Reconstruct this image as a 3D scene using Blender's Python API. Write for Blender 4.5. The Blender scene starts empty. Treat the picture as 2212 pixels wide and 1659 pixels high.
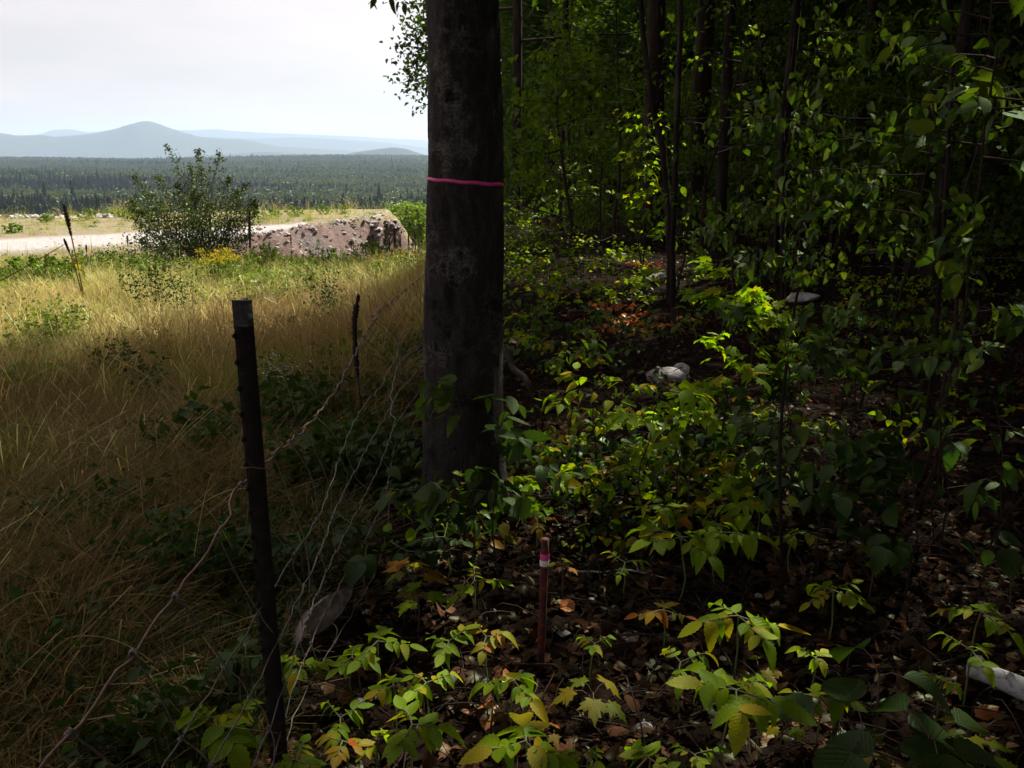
import bpy, math, random
import numpy as np
from mathutils import Vector, Matrix, Euler
R = math.radians
rng = np.random.default_rng(7)
random.seed(7)
scene = bpy.context.scene
COL = scene.collection

# ------------------------------------------------------------------ camera, sky, sun, exposure
EYE = 1.6
PITCH = 15.0
cam_d = bpy.data.cameras.new('camera'); cam = bpy.data.objects.new('camera', cam_d); COL.objects.link(cam)
cam.location = (0, 0, EYE); cam.rotation_euler = (R(90 - PITCH), 0, 0)
cam_d.sensor_width = 36; cam_d.lens = 36 * 2080 / 2500
cam_d.clip_start = 0.05; cam_d.clip_end = 60000
scene.camera = cam

SUN_AZ, SUN_EL = 38.0, 48.0        # azimuth clockwise from +Y (the view direction), to the right
SUN_DIR = Vector((math.sin(R(SUN_AZ)) * math.cos(R(SUN_EL)), math.cos(R(SUN_AZ)) * math.cos(R(SUN_EL)), math.sin(R(SUN_EL))))
sun_d = bpy.data.lights.new('sun', 'SUN'); sun_o = bpy.data.objects.new('sun', sun_d); COL.objects.link(sun_o)
sun_d.energy = 5.0; sun_d.angle = R(0.53); sun_d.color = (1.0, 0.94, 0.84)
sun_o.rotation_euler = SUN_DIR.to_track_quat('Z', 'Y').to_euler()

world = bpy.data.worlds.new('World'); scene.world = world; world.use_nodes = True
nt = world.node_tree; nt.nodes.clear()
n_out = nt.nodes.new('ShaderNodeOutputWorld'); n_bg = nt.nodes.new('ShaderNodeBackground')
n_sky = nt.nodes.new('ShaderNodeTexSky'); n_sky.sky_type = 'NISHITA'; n_sky.sun_disc = False
n_sky.sun_elevation = R(SUN_EL); n_sky.sun_rotation = R(SUN_AZ)
n_sky.dust_density = 3.0; n_sky.air_density = 1.0; n_sky.ozone_density = 1.0
n_tc = nt.nodes.new('ShaderNodeTexCoord')
n_map = nt.nodes.new('ShaderNodeMapping'); n_map.inputs['Scale'].default_value = (1.0, 1.0, 5.0)
n_noise = nt.nodes.new('ShaderNodeTexNoise'); n_noise.inputs['Scale'].default_value = 3.2; n_noise.inputs['Detail'].default_value = 7
n_ramp = nt.nodes.new('ShaderNodeValToRGB'); n_ramp.color_ramp.elements[0].position = 0.38; n_ramp.color_ramp.elements[1].position = 0.75
n_ramp.color_ramp.elements[0].color = (0.36, 0.36, 0.36, 1); n_ramp.color_ramp.elements[1].color = (0.6, 0.6, 0.6, 1)
n_mix = nt.nodes.new('ShaderNodeMix'); n_mix.data_type = 'RGBA'
L = nt.links.new
L(n_tc.outputs['Generated'], n_map.inputs['Vector']); L(n_map.outputs['Vector'], n_noise.inputs['Vector'])
L(n_noise.outputs['Fac'], n_ramp.inputs['Fac']); L(n_ramp.outputs['Color'], n_mix.inputs['Factor'])
L(n_sky.outputs['Color'], n_mix.inputs['A']); n_mix.inputs['B'].default_value = (12.8, 10.2, 9.2, 1)
L(n_mix.outputs['Result'], n_bg.inputs['Color']); n_bg.inputs['Strength'].default_value = 0.05
L(n_bg.outputs['Background'], n_out.inputs['Surface'])

vs = scene.view_settings
vs.view_transform = 'Standard'; vs.look = 'None'; vs.gamma = 1; vs.use_curve_mapping = False
vs.exposure = 1.2
cy = scene.cycles
cy.max_bounces = 6; cy.diffuse_bounces = 3; cy.glossy_bounces = 2; cy.transmission_bounces = 4; cy.volume_bounces = 1
cy.transparent_max_bounces = 4; cy.use_denoising = True; cy.caustics_reflective = False; cy.caustics_refractive = False

# ------------------------------------------------------------------ helpers
CP, SP = math.cos(R(PITCH)), math.sin(R(PITCH))
def ray(px, py):
    ux, uy = (px - 1106) / 1840.0, (829.5 - py) / 1840.0
    return Vector((ux, CP + uy * SP, -SP + uy * CP))
def at(px, py, y=None, z=None):
    """world point seen at a pixel of the 2212 px wide photograph: at forward distance y, at height z, or on the ground"""
    d = ray(px, py)
    if y is not None: return Vector((0, 0, EYE)) + d * (y / d.y)
    if z is not None: return Vector((0, 0, EYE)) + d * ((z - EYE) / d.z)
    t = 0.5
    while t < 300:
        p = Vector((0, 0, EYE)) + d * t
        if p.z < float(G(p.x, p.y)): break
        t *= 1.01
    return p
def sstep(t):
    t = np.clip(t, 0, 1); return t * t * (3 - 2 * t)
def wob(x, y, f=1.0, seed=0.0):
    x = np.asarray(x, float) * f; y = np.asarray(y, float) * f
    return (np.sin(x * 1.7 + 1.3 + seed + 1.1 * np.sin(y * 1.1 + seed)) + np.sin(y * 2.1 + 0.7 * seed + 1.4 * np.sin(x * 0.9 + 2.0)) +
            0.5 * np.sin(x * 4.3 + y * 2.9 + seed * 2) + 0.35 * np.sin(y * 6.1 - x * 3.7 + seed)) / 2.85
EDGE_X = [-200, -60, -24, -19, -15, -8, -6]
EDGE_Y = [40, 34, 34, 42, 50, 58, 60]
def G(x, y):
    x = np.asarray(x, float); y = np.asarray(y, float)
    side = sstep((-0.4 - x) / 2.4)
    z = side * (-0.07 * np.clip(y - 3, 0, 24)) + 0.035 * wob(x, y, 0.9) + 0.012 * wob(x, y, 3.1, 4)
    z = z - (1 - side) * 0.02 * np.clip(y - 22, 0, 60)
    hp = -2.9 + 0.7 * sstep((x + 17) / 8) * sstep((70 - y) / 20) + 0.08 * wob(x, y, 0.25) + (0.16 * wob(x, y, 0.8, 3) + 0.12 * wob(x, y, 2.6, 6)) * sstep((x + 17) / 4) * sstep((62 - y) / 6)
    ye = np.interp(x, EDGE_X, EDGE_Y) + 0.7 * wob(x, y, 0.5, 2)
    pit = -3.5 - 4.8 * sstep((x + 26) / 8)
    face = hp - 0.72 * np.clip(ye - y, 0, 50) - 1.3 * np.clip(x + 8.9 + 0.14 * np.clip(y - 58, 0, 60) + 1.1 * wob(y, x, 0.6) + 0.5 * wob(y, x, 2.3, 4), 0, 50) + (0.28 * wob(x, y, 1.1, 7) + 0.16 * wob(x, y, 3.3, 5) + 0.1 * wob(x, y, 7.1, 2)) * (np.clip(ye - y + .4, 0, 1))
    terr = np.maximum(face, pit)
    w = sstep((y - 27 - 0.6 * wob(x, y, 0.4)) / 7) * sstep((-0.6 - x) / 2.2)
    z = z * (1 - w) + terr * w
    far = np.hypot(x, y)
    val = np.interp(far, [0, 150, 220, 500, 1000, 2000, 3500, 4300, 6000, 30000], [-30, -30, -38, -40, -42, -35, -17, -30, -60, -60]) + 11 * wob(x * .7, y * .4, 0.0016, 31) * np.clip((far - 1300) / 1500, 0, 1) * np.clip((5200 - far) / 1500, 0, 1) + 7.0 * wob(x * .6, y, 0.0042, 3) * np.clip((far - 250) / 900, 0, 1) * np.clip((5200 - far) / 2500, 0, 1)
    w2 = sstep((far - 74) / 110)
    return z * (1 - w2) + val * w2

def new_mesh(name, verts, faces, mat=None, smooth=True, mats=None, midx=None):
    me = bpy.data.meshes.new(name)
    verts = np.asarray(verts, np.float32)
    if isinstance(faces, np.ndarray):
        k = faces.shape[1]; nf = faces.shape[0]
        me.vertices.add(len(verts)); me.vertices.foreach_set('co', verts.ravel())
        me.loops.add(nf * k); me.loops.foreach_set('vertex_index', faces.astype(np.int32).ravel())
        me.polygons.add(nf); me.polygons.foreach_set('loop_start', np.arange(0, nf * k, k, dtype=np.int32))
        me.update(calc_edges=True)
    else:
        me.from_pydata([tuple(v) for v in verts], [], [tuple(f) for f in faces]); me.update()
    me.polygons.foreach_set('use_smooth', np.full(len(me.polygons), smooth))
    for m in (mats or ([mat] if mat else [])): me.materials.append(m)
    if midx is not None: me.polygons.foreach_set('material_index', np.asarray(midx, np.int32))
    return me
def link(name, me, parent=None, loc=None, **props):
    o = bpy.data.objects.new(name, me); COL.objects.link(o)
    if parent is not None: o.parent = parent
    if loc is not None: o.location = loc
    for k, v in props.items(): o[k] = v
    return o
def thing(name, label, cat, loc=(0, 0, 0), rotz=0, group=None):
    o = bpy.data.objects.new(name, None); COL.objects.link(o); o.empty_display_size = 0.1
    o.location = loc; o.rotation_euler = (0, 0, rotz); o['label'] = label; o['category'] = cat
    if group: o['group'] = group
    return o
def join(parts):
    """parts: list of (verts, faces) -> one (verts, faces); all triangles or quads of one size"""
    V = []; F = []; n = 0
    for v, f in parts:
        V.append(v); F.append(np.asarray(f) + n); n += len(v)
    return np.concatenate(V), np.concatenate(F)
def tube(pts, radii, sides=8, jit=0.0):
    pts = np.asarray(pts, float); n = len(pts); radii = np.broadcast_to(np.asarray(radii, float), (n,))
    T = np.gradient(pts, axis=0); T /= np.linalg.norm(T, axis=1)[:, None] + 1e-9
    up = np.array([0, 0, 1.0]) if abs(T[0][2]) < 0.9 else np.array([1.0, 0, 0])
    V = []
    a = np.linspace(0, 2 * np.pi, sides, endpoint=False)
    u = np.cross(T[0], up); u /= np.linalg.norm(u)
    for i in range(n):
        u = u - T[i] * np.dot(u, T[i]); u /= np.linalg.norm(u) + 1e-9
        w = np.cross(T[i], u)
        r = radii[i] * (1 + jit * rng.uniform(-1, 1, sides))
        V.append(pts[i] + (np.cos(a) * r)[:, None] * u + (np.sin(a) * r)[:, None] * w)
    V = np.concatenate(V)
    i = np.arange(n - 1)[:, None] * sides; j = np.arange(sides)[None, :]; j2 = (j + 1) % sides
    F = np.stack([i + j, i + j2, i + sides + j2, i + sides + j], -1).reshape(-1, 4)
    return V, F
def boxm(c, s, rot=None):
    c = np.array(c); s = np.array(s) / 2
    v = np.array([[x, y, z] for x in (-1, 1) for y in (-1, 1) for z in (-1, 1)], float) * s
    if rot is not None: v = v @ np.array(Euler(rot).to_matrix()).T
    f = np.array([[0, 1, 3, 2], [4, 6, 7, 5], [0, 4, 5, 1], [2, 3, 7, 6], [0, 2, 6, 4], [1, 5, 7, 3]])
    return v + c, f
def eul_mats(rx, ry, rz):
    cx, sx, cy_, sy, cz, sz = np.cos(rx), np.sin(rx), np.cos(ry), np.sin(ry), np.cos(rz), np.sin(rz)
    M = np.empty((len(rx), 3, 3))
    M[:, 0, 0] = cz * cy_; M[:, 0, 1] = cz * sy * sx - sz * cx; M[:, 0, 2] = cz * sy * cx + sz * sx
    M[:, 1, 0] = sz * cy_; M[:, 1, 1] = sz * sy * sx + cz * cx; M[:, 1, 2] = sz * sy * cx - cz * sx
    M[:, 2, 0] = -sy; M[:, 2, 1] = cy_ * sx; M[:, 2, 2] = cy_ * cx
    return M
def replicate(tpl, pos, eul, scl):
    """merge copies of template (verts, faces) -> (verts, faces)"""
    v, f = tpl; pos = np.asarray(pos, float); n = len(pos); eul = np.asarray(eul, float)
    scl = np.broadcast_to(np.asarray(scl, float), (n,))
    M = eul_mats(eul[:, 0], eul[:, 1], eul[:, 2])
    V = np.einsum('nij,vj->nvi', M, v) * scl[:, None, None] + pos[:, None, :]
    F = f[None] + (np.arange(n) * len(v))[:, None, None]
    return V.reshape(-1, 3), F.reshape(-1, f.shape[1])

# ------------------------------------------------------------------ materials
def mat_new(name):
    m = bpy.data.materials.new(name); m.use_nodes = True; m.node_tree.nodes.clear()
    return m, m.node_tree.nodes, m.node_tree.links.new
def coord(N, Lk, scale, kind='Object', stretch=None):
    tc = N.new('ShaderNodeTexCoord'); mp = N.new('ShaderNodeMapping')
    s = stretch or (1, 1, 1); mp.inputs['Scale'].default_value = tuple(scale * q for q in s)
    Lk(tc.outputs[kind], mp.inputs['Vector']); return mp.outputs['Vector']
def noise(N, Lk, vec, scale=1.0, detail=5, rough=0.55):
    n = N.new('ShaderNodeTexNoise'); n.inputs['Scale'].default_value = scale; n.inputs['Detail'].default_value = detail
    n.inputs['Roughness'].default_value = rough; Lk(vec, n.inputs['Vector']); return n.outputs['Fac']
def ramp(N, Lk, fac, stops):
    r = N.new('ShaderNodeValToRGB'); e = r.color_ramp.elements
    while len(e) < len(stops): e.new(0.5)
    for k, (p, c) in enumerate(stops): e[k].position = p; e[k].color = (*c, 1) if len(c) == 3 else c
    Lk(fac, r.inputs['Fac']); return r.outputs['Color']
def mixc(N, Lk, fac, a, b, mode='MIX'):
    m = N.new('ShaderNodeMix'); m.data_type = 'RGBA'; m.blend_type = mode
    for s, v in (('Factor', fac), ('A', a), ('B', b)):
        if isinstance(v, (int, float)): m.inputs[s].default_value = v
        elif isinstance(v, tuple): m.inputs[s].default_value = (*v, 1)
        else: Lk(v, m.inputs[s])
    return m.outputs['Result']
def bumpn(N, Lk, h, strength=0.5, dist=0.01):
    b = N.new('ShaderNodeBump'); b.inputs['Strength'].default_value = strength; b.inputs['Distance'].default_value = dist
    Lk(h, b.inputs['Height']); return b.outputs['Normal']
def surf_mat(name, stops, scale=1.0, rough=0.9, bump=0.5, bdist=0.01, stretch=None, detail=8, stops2=None, scale2=0.2, spec=0.3, kind='Object', metallic=0.0):
    m, N, Lk = mat_new(name)
    v = coord(N, Lk, 1.0, kind, stretch)
    f = noise(N, Lk, v, scale, detail, 0.62)
    c = ramp(N, Lk, f, stops)
    if stops2:
        f2 = noise(N, Lk, v, scale2, 4, 0.5)
        c = mixc(N, Lk, 1.0, c, ramp(N, Lk, f2, stops2), 'MULTIPLY')
    p = N.new('ShaderNodeBsdfPrincipled'); o = N.new('ShaderNodeOutputMaterial')
    Lk(c, p.inputs['Base Color']); p.inputs['Roughness'].default_value = rough; p.inputs['Specular IOR Level'].default_value = spec
    p.inputs['Metallic'].default_value = metallic
    if bump: Lk(bumpn(N, Lk, f, bump, bdist), p.inputs['Normal'])
    Lk(p.outputs[0], o.inputs['Surface'])
    return m
def leaf_mat(name, c1, c2, c3=None, trans=0.45, gloss=0.06, rough=0.42, spot=0.0, tcol=None, vein=False):
    """thin leaf: diffuse + translucent + a little gloss; colour varies from leaf to leaf"""
    m, N, Lk = mat_new(name)
    g = N.new('ShaderNodeNewGeometry'); oi = N.new('ShaderNodeObjectInfo')
    ad = N.new('ShaderNodeMath'); ad.operation = 'ADD'; Lk(g.outputs['Random Per Island'], ad.inputs[0]); Lk(oi.outputs['Random'], ad.inputs[1])
    fr = N.new('ShaderNodeMath'); fr.operation = 'FRACT'; Lk(ad.outputs[0], fr.inputs[0])
    stops = [(0.0, c1), (0.75, c2)] + ([(0.97, c3)] if c3 else [])
    c = ramp(N, Lk, fr.outputs[0], stops)
    v = coord(N, Lk, 1.0)
    f = noise(N, Lk, v, 28.0, 4)
    c = mixc(N, Lk, 1.0, c, ramp(N, Lk, f, [(0.3, (0.72, 0.72, 0.72)), (0.7, (1.25, 1.2, 1.1))]), 'MULTIPLY')
    if spot:
        f3 = noise(N, Lk, v, 60.0, 2)
        c = mixc(N, Lk, ramp(N, Lk, f3, [(0.66, (0, 0, 0)), (0.72, (spot, spot, spot))]), c, (0.03, 0.02, 0.008))
    nrm = None
    if vein:    # midrib and side veins, in the leaf's own coordinates
        tc = N.new('ShaderNodeTexCoord'); sp = N.new('ShaderNodeSeparateXYZ'); Lk(tc.outputs['Object'], sp.inputs[0])
        def mth(op, a, b=None):
            q = N.new('ShaderNodeMath'); q.operation = op
            for i_, v_ in enumerate((a, b)):
                if v_ is None: continue
                if isinstance(v_, (int, float)): q.inputs[i_].default_value = v_
                else: Lk(v_, q.inputs[i_])
            return q.outputs[0]
        ax = mth('ABSOLUTE', sp.outputs['X'])
        side = mth('POWER', mth('ABSOLUTE', mth('SINE', mth('MULTIPLY', mth('SUBTRACT', sp.outputs['Y'], mth('MULTIPLY', ax, 0.75)), mth('ADD', 27.0, mth('MULTIPLY', noise(N, Lk, v, 2.5, 2), 16.0))))), 0.5)   # 0 on a vein
        mid = mth('MINIMUM', mth('MULTIPLY', ax, 55.0), 1.0)
        hv = mth('MINIMUM', mid, side)
        c = mixc(N, Lk, ramp(N, Lk, hv, [(0.0, (0.2, 0.2, 0.2)), (0.45, (0, 0, 0))]), c, mixc(N, Lk, 1.0, c, (1.5, 1.4, 1.8), 'MULTIPLY'))
        nrm = bumpn(N, Lk, mixc(N, Lk, .6, hv, f), 0.25, 0.012)
    d = N.new('ShaderNodeBsdfDiffuse'); t = N.new('ShaderNodeBsdfTranslucent'); gl = N.new('ShaderNodeBsdfGlossy')
    gl.inputs['Roughness'].default_value = rough; gl.inputs['Color'].default_value = (0.6, 0.78, 0.5, 1)
    if nrm is not None:
        for q in (d, gl): Lk(nrm, q.inputs['Normal'])
    Lk(c, d.inputs['Color'])
    tc = mixc(N, Lk, 1.0, c, tcol or (1.7, 1.9, 0.7), 'MULTIPLY'); Lk(tc, t.inputs['Color'])
    m1 = N.new('ShaderNodeMixShader'); m1.inputs[0].default_value = trans; Lk(d.outputs[0], m1.inputs[1]); Lk(t.outputs[0], m1.inputs[2])
    m2 = N.new('ShaderNodeMixShader'); m2.inputs[0].default_value = gloss; Lk(m1.outputs[0], m2.inputs[1]); Lk(gl.outputs[0], m2.inputs[2])
    o = N.new('ShaderNodeOutputMaterial'); Lk(m2.outputs[0], o.inputs['Surface'])
    return m
M = {}
M['bark_big'] = None
M['leaf_canopy'] = leaf_mat('canopy_leaf', (0.018, 0.038, 0.004), (0.034, 0.062, 0.006), trans=0.4, gloss=0.02)
M['leaf_under'] = leaf_mat('understory_leaf', (0.028, 0.055, 0.003), (0.058, 0.095, 0.004), (0.11, 0.125, 0.006), trans=0.55, gloss=0.025)
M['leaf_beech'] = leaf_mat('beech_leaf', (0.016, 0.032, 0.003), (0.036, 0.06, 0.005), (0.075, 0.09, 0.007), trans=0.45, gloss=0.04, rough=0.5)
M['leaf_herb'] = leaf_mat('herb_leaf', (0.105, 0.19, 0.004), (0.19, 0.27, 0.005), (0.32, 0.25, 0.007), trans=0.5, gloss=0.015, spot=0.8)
M['leaf_herb_yellow'] = leaf_mat('yellowing_herb_leaf', (0.16, 0.17, 0.008), (0.27, 0.15, 0.01), (0.3, 0.08, 0.01), trans=0.45, gloss=0.015, spot=0.7)
M['leaf_maple'] = leaf_mat('maple_leaf', (0.09, 0.12, 0.008), (0.17, 0.14, 0.01), (0.25, 0.1, 0.01), trans=0.45, gloss=0.015)
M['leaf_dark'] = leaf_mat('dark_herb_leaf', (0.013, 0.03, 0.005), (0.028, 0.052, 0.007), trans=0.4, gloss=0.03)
M['leaf_poplar'] = leaf_mat('poplar_leaf', (0.028, 0.04, 0.014), (0.05, 0.066, 0.022), (0.085, 0.105, 0.04), trans=0.3, gloss=0.05, rough=0.45)
M['leaf_weed'] = leaf_mat('weed_leaf', (0.055, 0.1, 0.012), (0.1, 0.15, 0.018), (0.14, 0.16, 0.025), trans=0.45, gloss=0.03)
M['leaf_under_v'] = leaf_mat('understory_leaf', (0.028, 0.055, 0.003), (0.058, 0.095, 0.004), (0.11, 0.125, 0.006), trans=0.55, gloss=0.025, vein=True)
M['leaf_beech_v'] = leaf_mat('beech_leaf', (0.016, 0.032, 0.003), (0.036, 0.06, 0.005), (0.075, 0.09, 0.007), trans=0.45, gloss=0.04, rough=0.5, vein=True)
M['leaf_herb_v'] = leaf_mat('herb_leaf', (0.105, 0.19, 0.004), (0.19, 0.27, 0.005), (0.32, 0.25, 0.007), trans=0.5, gloss=0.015, spot=0.8, vein=True)
M['leaf_herb_yellow_v'] = leaf_mat('yellowing_herb_leaf', (0.16, 0.17, 0.008), (0.27, 0.15, 0.01), (0.3, 0.08, 0.01), trans=0.45, gloss=0.015, spot=0.7, vein=True)
M['leaf_maple_v'] = leaf_mat('maple_leaf', (0.09, 0.12, 0.008), (0.17, 0.14, 0.01), (0.25, 0.1, 0.01), trans=0.45, gloss=0.015, vein=True)
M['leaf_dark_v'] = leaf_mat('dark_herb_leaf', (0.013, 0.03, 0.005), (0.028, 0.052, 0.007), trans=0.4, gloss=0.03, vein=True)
M['goldenrod'] = leaf_mat('goldenrod_flower', (0.5, 0.33, 0.03), (0.42, 0.3, 0.04), trans=0.3, gloss=0.0)
M['white_flower'] = leaf_mat('white_flower', (0.75, 0.78, 0.8), (0.62, 0.66, 0.72), trans=0.3, gloss=0.0, tcol=(1, 1, 1))
M['grass_gold'] = leaf_mat('dry_grass', (0.3, 0.28, 0.09), (0.56, 0.45, 0.2), (0.7, 0.58, 0.34), trans=0.4, gloss=0.03, tcol=(1.3, 1.3, 0.9))
M['grass_brown'] = leaf_mat('brown_grass', (0.22, 0.13, 0.06), (0.36, 0.24, 0.12), (0.4, 0.22, 0.13), trans=0.35, gloss=0.03, tcol=(1.3, 1.2, 0.9))
M['grass_green'] = leaf_mat('green_grass', (0.1, 0.15, 0.02), (0.22, 0.26, 0.04), (0.34, 0.32, 0.08), trans=0.45, gloss=0.03, tcol=(1.5, 1.5, 0.7))
M['grass_shade'] = leaf_mat('shaded_olive_grass', (0.12, 0.095, 0.032), (0.2, 0.145, 0.06), (0.42, 0.29, 0.15), trans=0.4, gloss=0.02, tcol=(1.3, 1.3, 0.8))  # darker grass for the near meadow, its shade put into the colour
M['dead_leaf'] = leaf_mat('dead_leaf', (0.014, 0.007, 0.004), (0.04, 0.018, 0.01), (0.13, 0.06, 0.032), trans=0.15, gloss=0.015, tcol=(1.3, 1.0, 0.7))
M['dead_orange'] = leaf_mat('orange_leaf', (0.4, 0.13, 0.03), (0.35, 0.1, 0.03), trans=0.3, gloss=0.06, tcol=(1.3, 1.0, 0.7), spot=0.6)
M['twig'] = surf_mat('twig_bark', [(0.3, (0.018, 0.012, 0.009)), (0.7, (0.05, 0.036, 0.028))], 40, 0.95, 0.4, 0.002, spec=0.04)
M['stem_green'] = surf_mat('green_stem', [(0.3, (0.08, 0.1, 0.03)), (0.7, (0.13, 0.14, 0.05))], 40, 0.7, 0)
M['stem_brown'] = surf_mat('brown_stem', [(0.3, (0.05, 0.03, 0.02)), (0.7, (0.12, 0.07, 0.04))], 40, 0.8, 0.3, 0.002)
M['mullein_dead'] = surf_mat('dead_seed_spike', [(0.35, (0.012, 0.008, 0.006)), (0.7, (0.06, 0.04, 0.025))], 90, 0.95, 1.0, 0.01)
M['mullein_stem'] = surf_mat('mullein_stem', [(0.3, (0.2, 0.12, 0.04)), (0.7, (0.34, 0.24, 0.08))], 30, 0.8, 0.3, 0.003)
M['bark'] = surf_mat('forest_bark', [(0.3, (0.012, 0.008, 0.006)), (0.55, (0.034, 0.025, 0.02)), (0.75, (0.085, 0.07, 0.062))], 9, 0.95, 1.0, 0.03, stretch=(1, 1, 0.18), spec=0.08,
                      stops2=[(0.4, (0.6, 0.6, 0.6)), (0.6, (1, 1, 1))], scale2=1.3)
M['rust'] = surf_mat('rusty_wire', [(0.3, (0.07, 0.035, 0.02)), (0.6, (0.2, 0.1, 0.055)), (0.8, (0.26, 0.2, 0.16))], 60, 0.6, 0.3, 0.001, spec=0.5, metallic=0.3)
M['wire'] = surf_mat('galvanised_wire', [(0.3, (0.045, 0.034, 0.028)), (0.7, (0.15, 0.125, 0.11))], 60, 0.5, 0.2, 0.001, spec=0.5, metallic=0.5)
M['wire_dark'] = surf_mat('dark_wire', [(0.3, (0.07, 0.05, 0.04)), (0.7, (0.24, 0.19, 0.165))], 60, 0.6, 0.2, 0.001, spec=0.5, metallic=0.3)
M['rock_pale'] = surf_mat('pale_rock', [(0.3, (0.22, 0.2, 0.19)), (0.5, (0.38, 0.365, 0.355)), (0.7, (0.52, 0.51, 0.5))], 12, 0.95, 0.6, 0.02,
                           stops2=[(0.4, (0.62, 0.58, 0.54)), (0.6, (1, 1, 1))], scale2=6)
M['rock_rubble'] = surf_mat('rubble_rock', [(0.3, (0.34, 0.3, 0.28)), (0.6, (0.5, 0.46, 0.44)), (0.8, (0.62, 0.6, 0.58))], 3, 0.9, 0.8, 0.06)
M['rock_slab'] = surf_mat('slab_rock', [(0.32, (0.07, 0.05, 0.04)), (0.48, (0.17, 0.13, 0.11)), (0.56, (0.26, 0.21, 0.185)), (0.75, (0.34, 0.29, 0.26))], 22, 0.9, 1.0, 0.02)

# ------------------------------------------------------------------ leaf and blade templates
def t_ovate(n=5, w=0.30, fold=0.35, droop=0.25, serr=0.0, tipw=1.0):
    """leaf of length 1 along +Y from the origin, blade up +Z"""
    V = [[0, 0, 0]]; F = []
    ys = np.linspace(0, 1, n + 1)[1:-1]
    for k, y in enumerate(ys):
        hw = w * (math.sin(math.pi * y ** 0.8) ** 0.8) * (1 + (serr if k % 2 else -serr))
        z = -droop * y * y
        V += [[-hw, y - 0.02, z + fold * hw], [0, y, z], [hw, y - 0.02, z + fold * hw * 0.9]]
    V.append([0.01, 1, -droop]); m = len(ys)
    F += [[0, 2, 1], [0, 3, 2]]
    for k in range(m - 1):
        a = 1 + 3 * k; b = a + 3
        F += [[a, a + 1, b + 1], [a, b + 1, b], [a + 1, a + 2, b + 2], [a + 1, b + 2, b + 1]]
    a = 1 + 3 * (m - 1); t = len(V) - 1
    F += [[a, a + 1, t], [a + 1, a + 2, t]]
    return np.array(V, float), np.array(F)
def t_maple(droop=0.2):
    P = [(0, -0.02), (0.14, -0.1), (0.3, -0.12), (0.24, 0.02), (0.5, 0.12), (0.42, 0.2), (0.62, 0.42), (0.4, 0.38), (0.36, 0.48), (0.2, 0.42), (0.22, 0.7), (0.12, 0.72), (0, 1.0)]
    pts = P + [(-x, y) for x, y in P[-2:0:-1]]
    V = [[0, 0.22, 0.03]] + [[x, y, -droop * (x * x + (y - .2) ** 2) + 0.03 * math.sin(9 * x + 4 * y)] for x, y in pts]
    n = len(pts); F = [[0, 1 + (k + 1) % n, 1 + k] for k in range(n)]
    return np.array(V, float), np.array(F)[:, ::-1].copy()
def t_simple(w=0.32, fold=0.3):
    V = np.array([[0, 0, 0], [-w, 0.45, fold * w], [0, 1, -0.15], [w, 0.45, fold * w]], float)
    return V, np.array([[0, 2, 1], [0, 3, 2]])
OV, OVS, MP, SIMP = t_ovate(7, serr=0.07), t_ovate(4), t_maple(), t_simple()
OVW = t_ovate(8, w=0.4, fold=0.22, droop=0.3, serr=0.05)
OVN = t_ovate(6, w=0.24, fold=0.4, droop=0.4, serr=0.04)

# ------------------------------------------------------------------ geometry-nodes scatter (only for what nobody could count, and crowns)
def make_lib(name, meshes):
    c = bpy.data.collections.new(name)          # not linked to the scene
    for i, me in enumerate(meshes):
        o = bpy.data.objects.new('%s_%02d' % (name, i), me); c.objects.link(o)
    return c
_gn = {}
def scatter_group(coll):
    if coll.name in _gn: return _gn[coll.name]
    g = bpy.data.node_groups.new('scatter_' + coll.name, 'GeometryNodeTree')
    g.interface.new_socket('Geometry', in_out='INPUT', socket_type='NodeSocketGeometry')
    g.interface.new_socket('Geometry', in_out='OUTPUT', socket_type='NodeSocketGeometry')
    N = g.nodes; Lk = g.links.new
    gi = N.new('NodeGroupInput'); go = N.new('NodeGroupOutput'); ip = N.new('GeometryNodeInstanceOnPoints')
    ci = N.new('GeometryNodeCollectionInfo'); ci.inputs['Collection'].default_value = coll
    ci.inputs['Separate Children'].default_value = True; ci.inputs['Reset Children'].default_value = True
    def attr(nm, t):
        a = N.new('GeometryNodeInputNamedAttribute'); a.data_type = t; a.inputs['Name'].default_value = nm; return a.outputs['Attribute']
    e2r = N.new('FunctionNodeEulerToRotation'); Lk(attr('rot', 'FLOAT_VECTOR'), e2r.inputs[0])
    Lk(gi.outputs[0], ip.inputs['Points']); Lk(ci.outputs[0], ip.inputs['Instance']); ip.inputs['Pick Instance'].default_value = True
    Lk(attr('pick', 'INT'), ip.inputs['Instance Index']); Lk(e2r.outputs[0], ip.inputs['Rotation']); Lk(attr('scl', 'FLOAT_VECTOR'), ip.inputs['Scale'])
    Lk(ip.outputs[0], go.inputs[0]); _gn[coll.name] = g
    return g
def scatter_mesh(name, pts, rot, scl, pick):
    me = bpy.data.meshes.new(name); n = len(pts)
    me.vertices.add(n); me.vertices.foreach_set('co', np.asarray(pts, np.float32).ravel())
    scl = np.asarray(scl, np.float32)
    if scl.ndim == 1: scl = np.repeat(scl[:, None], 3, 1)
    for nm, t, dat in (('rot', 'FLOAT_VECTOR', np.asarray(rot, np.float32)), ('scl', 'FLOAT_VECTOR', scl)):
        a = me.attributes.new(nm, t, 'POINT'); a.data.foreach_set('vector', dat.ravel())
    a = me.attributes.new('pick', 'INT', 'POINT'); a.data.foreach_set('value', np.asarray(pick, np.int32))
    return me
def scatter(name, coll, pts, rot, scl, pick, parent=None, **props):
    o = link(name, scatter_mesh(name, pts, rot, scl, pick), parent, **props)
    md = o.modifiers.new('scatter', 'NODES'); md.node_group = scatter_group(coll)
    return o

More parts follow.
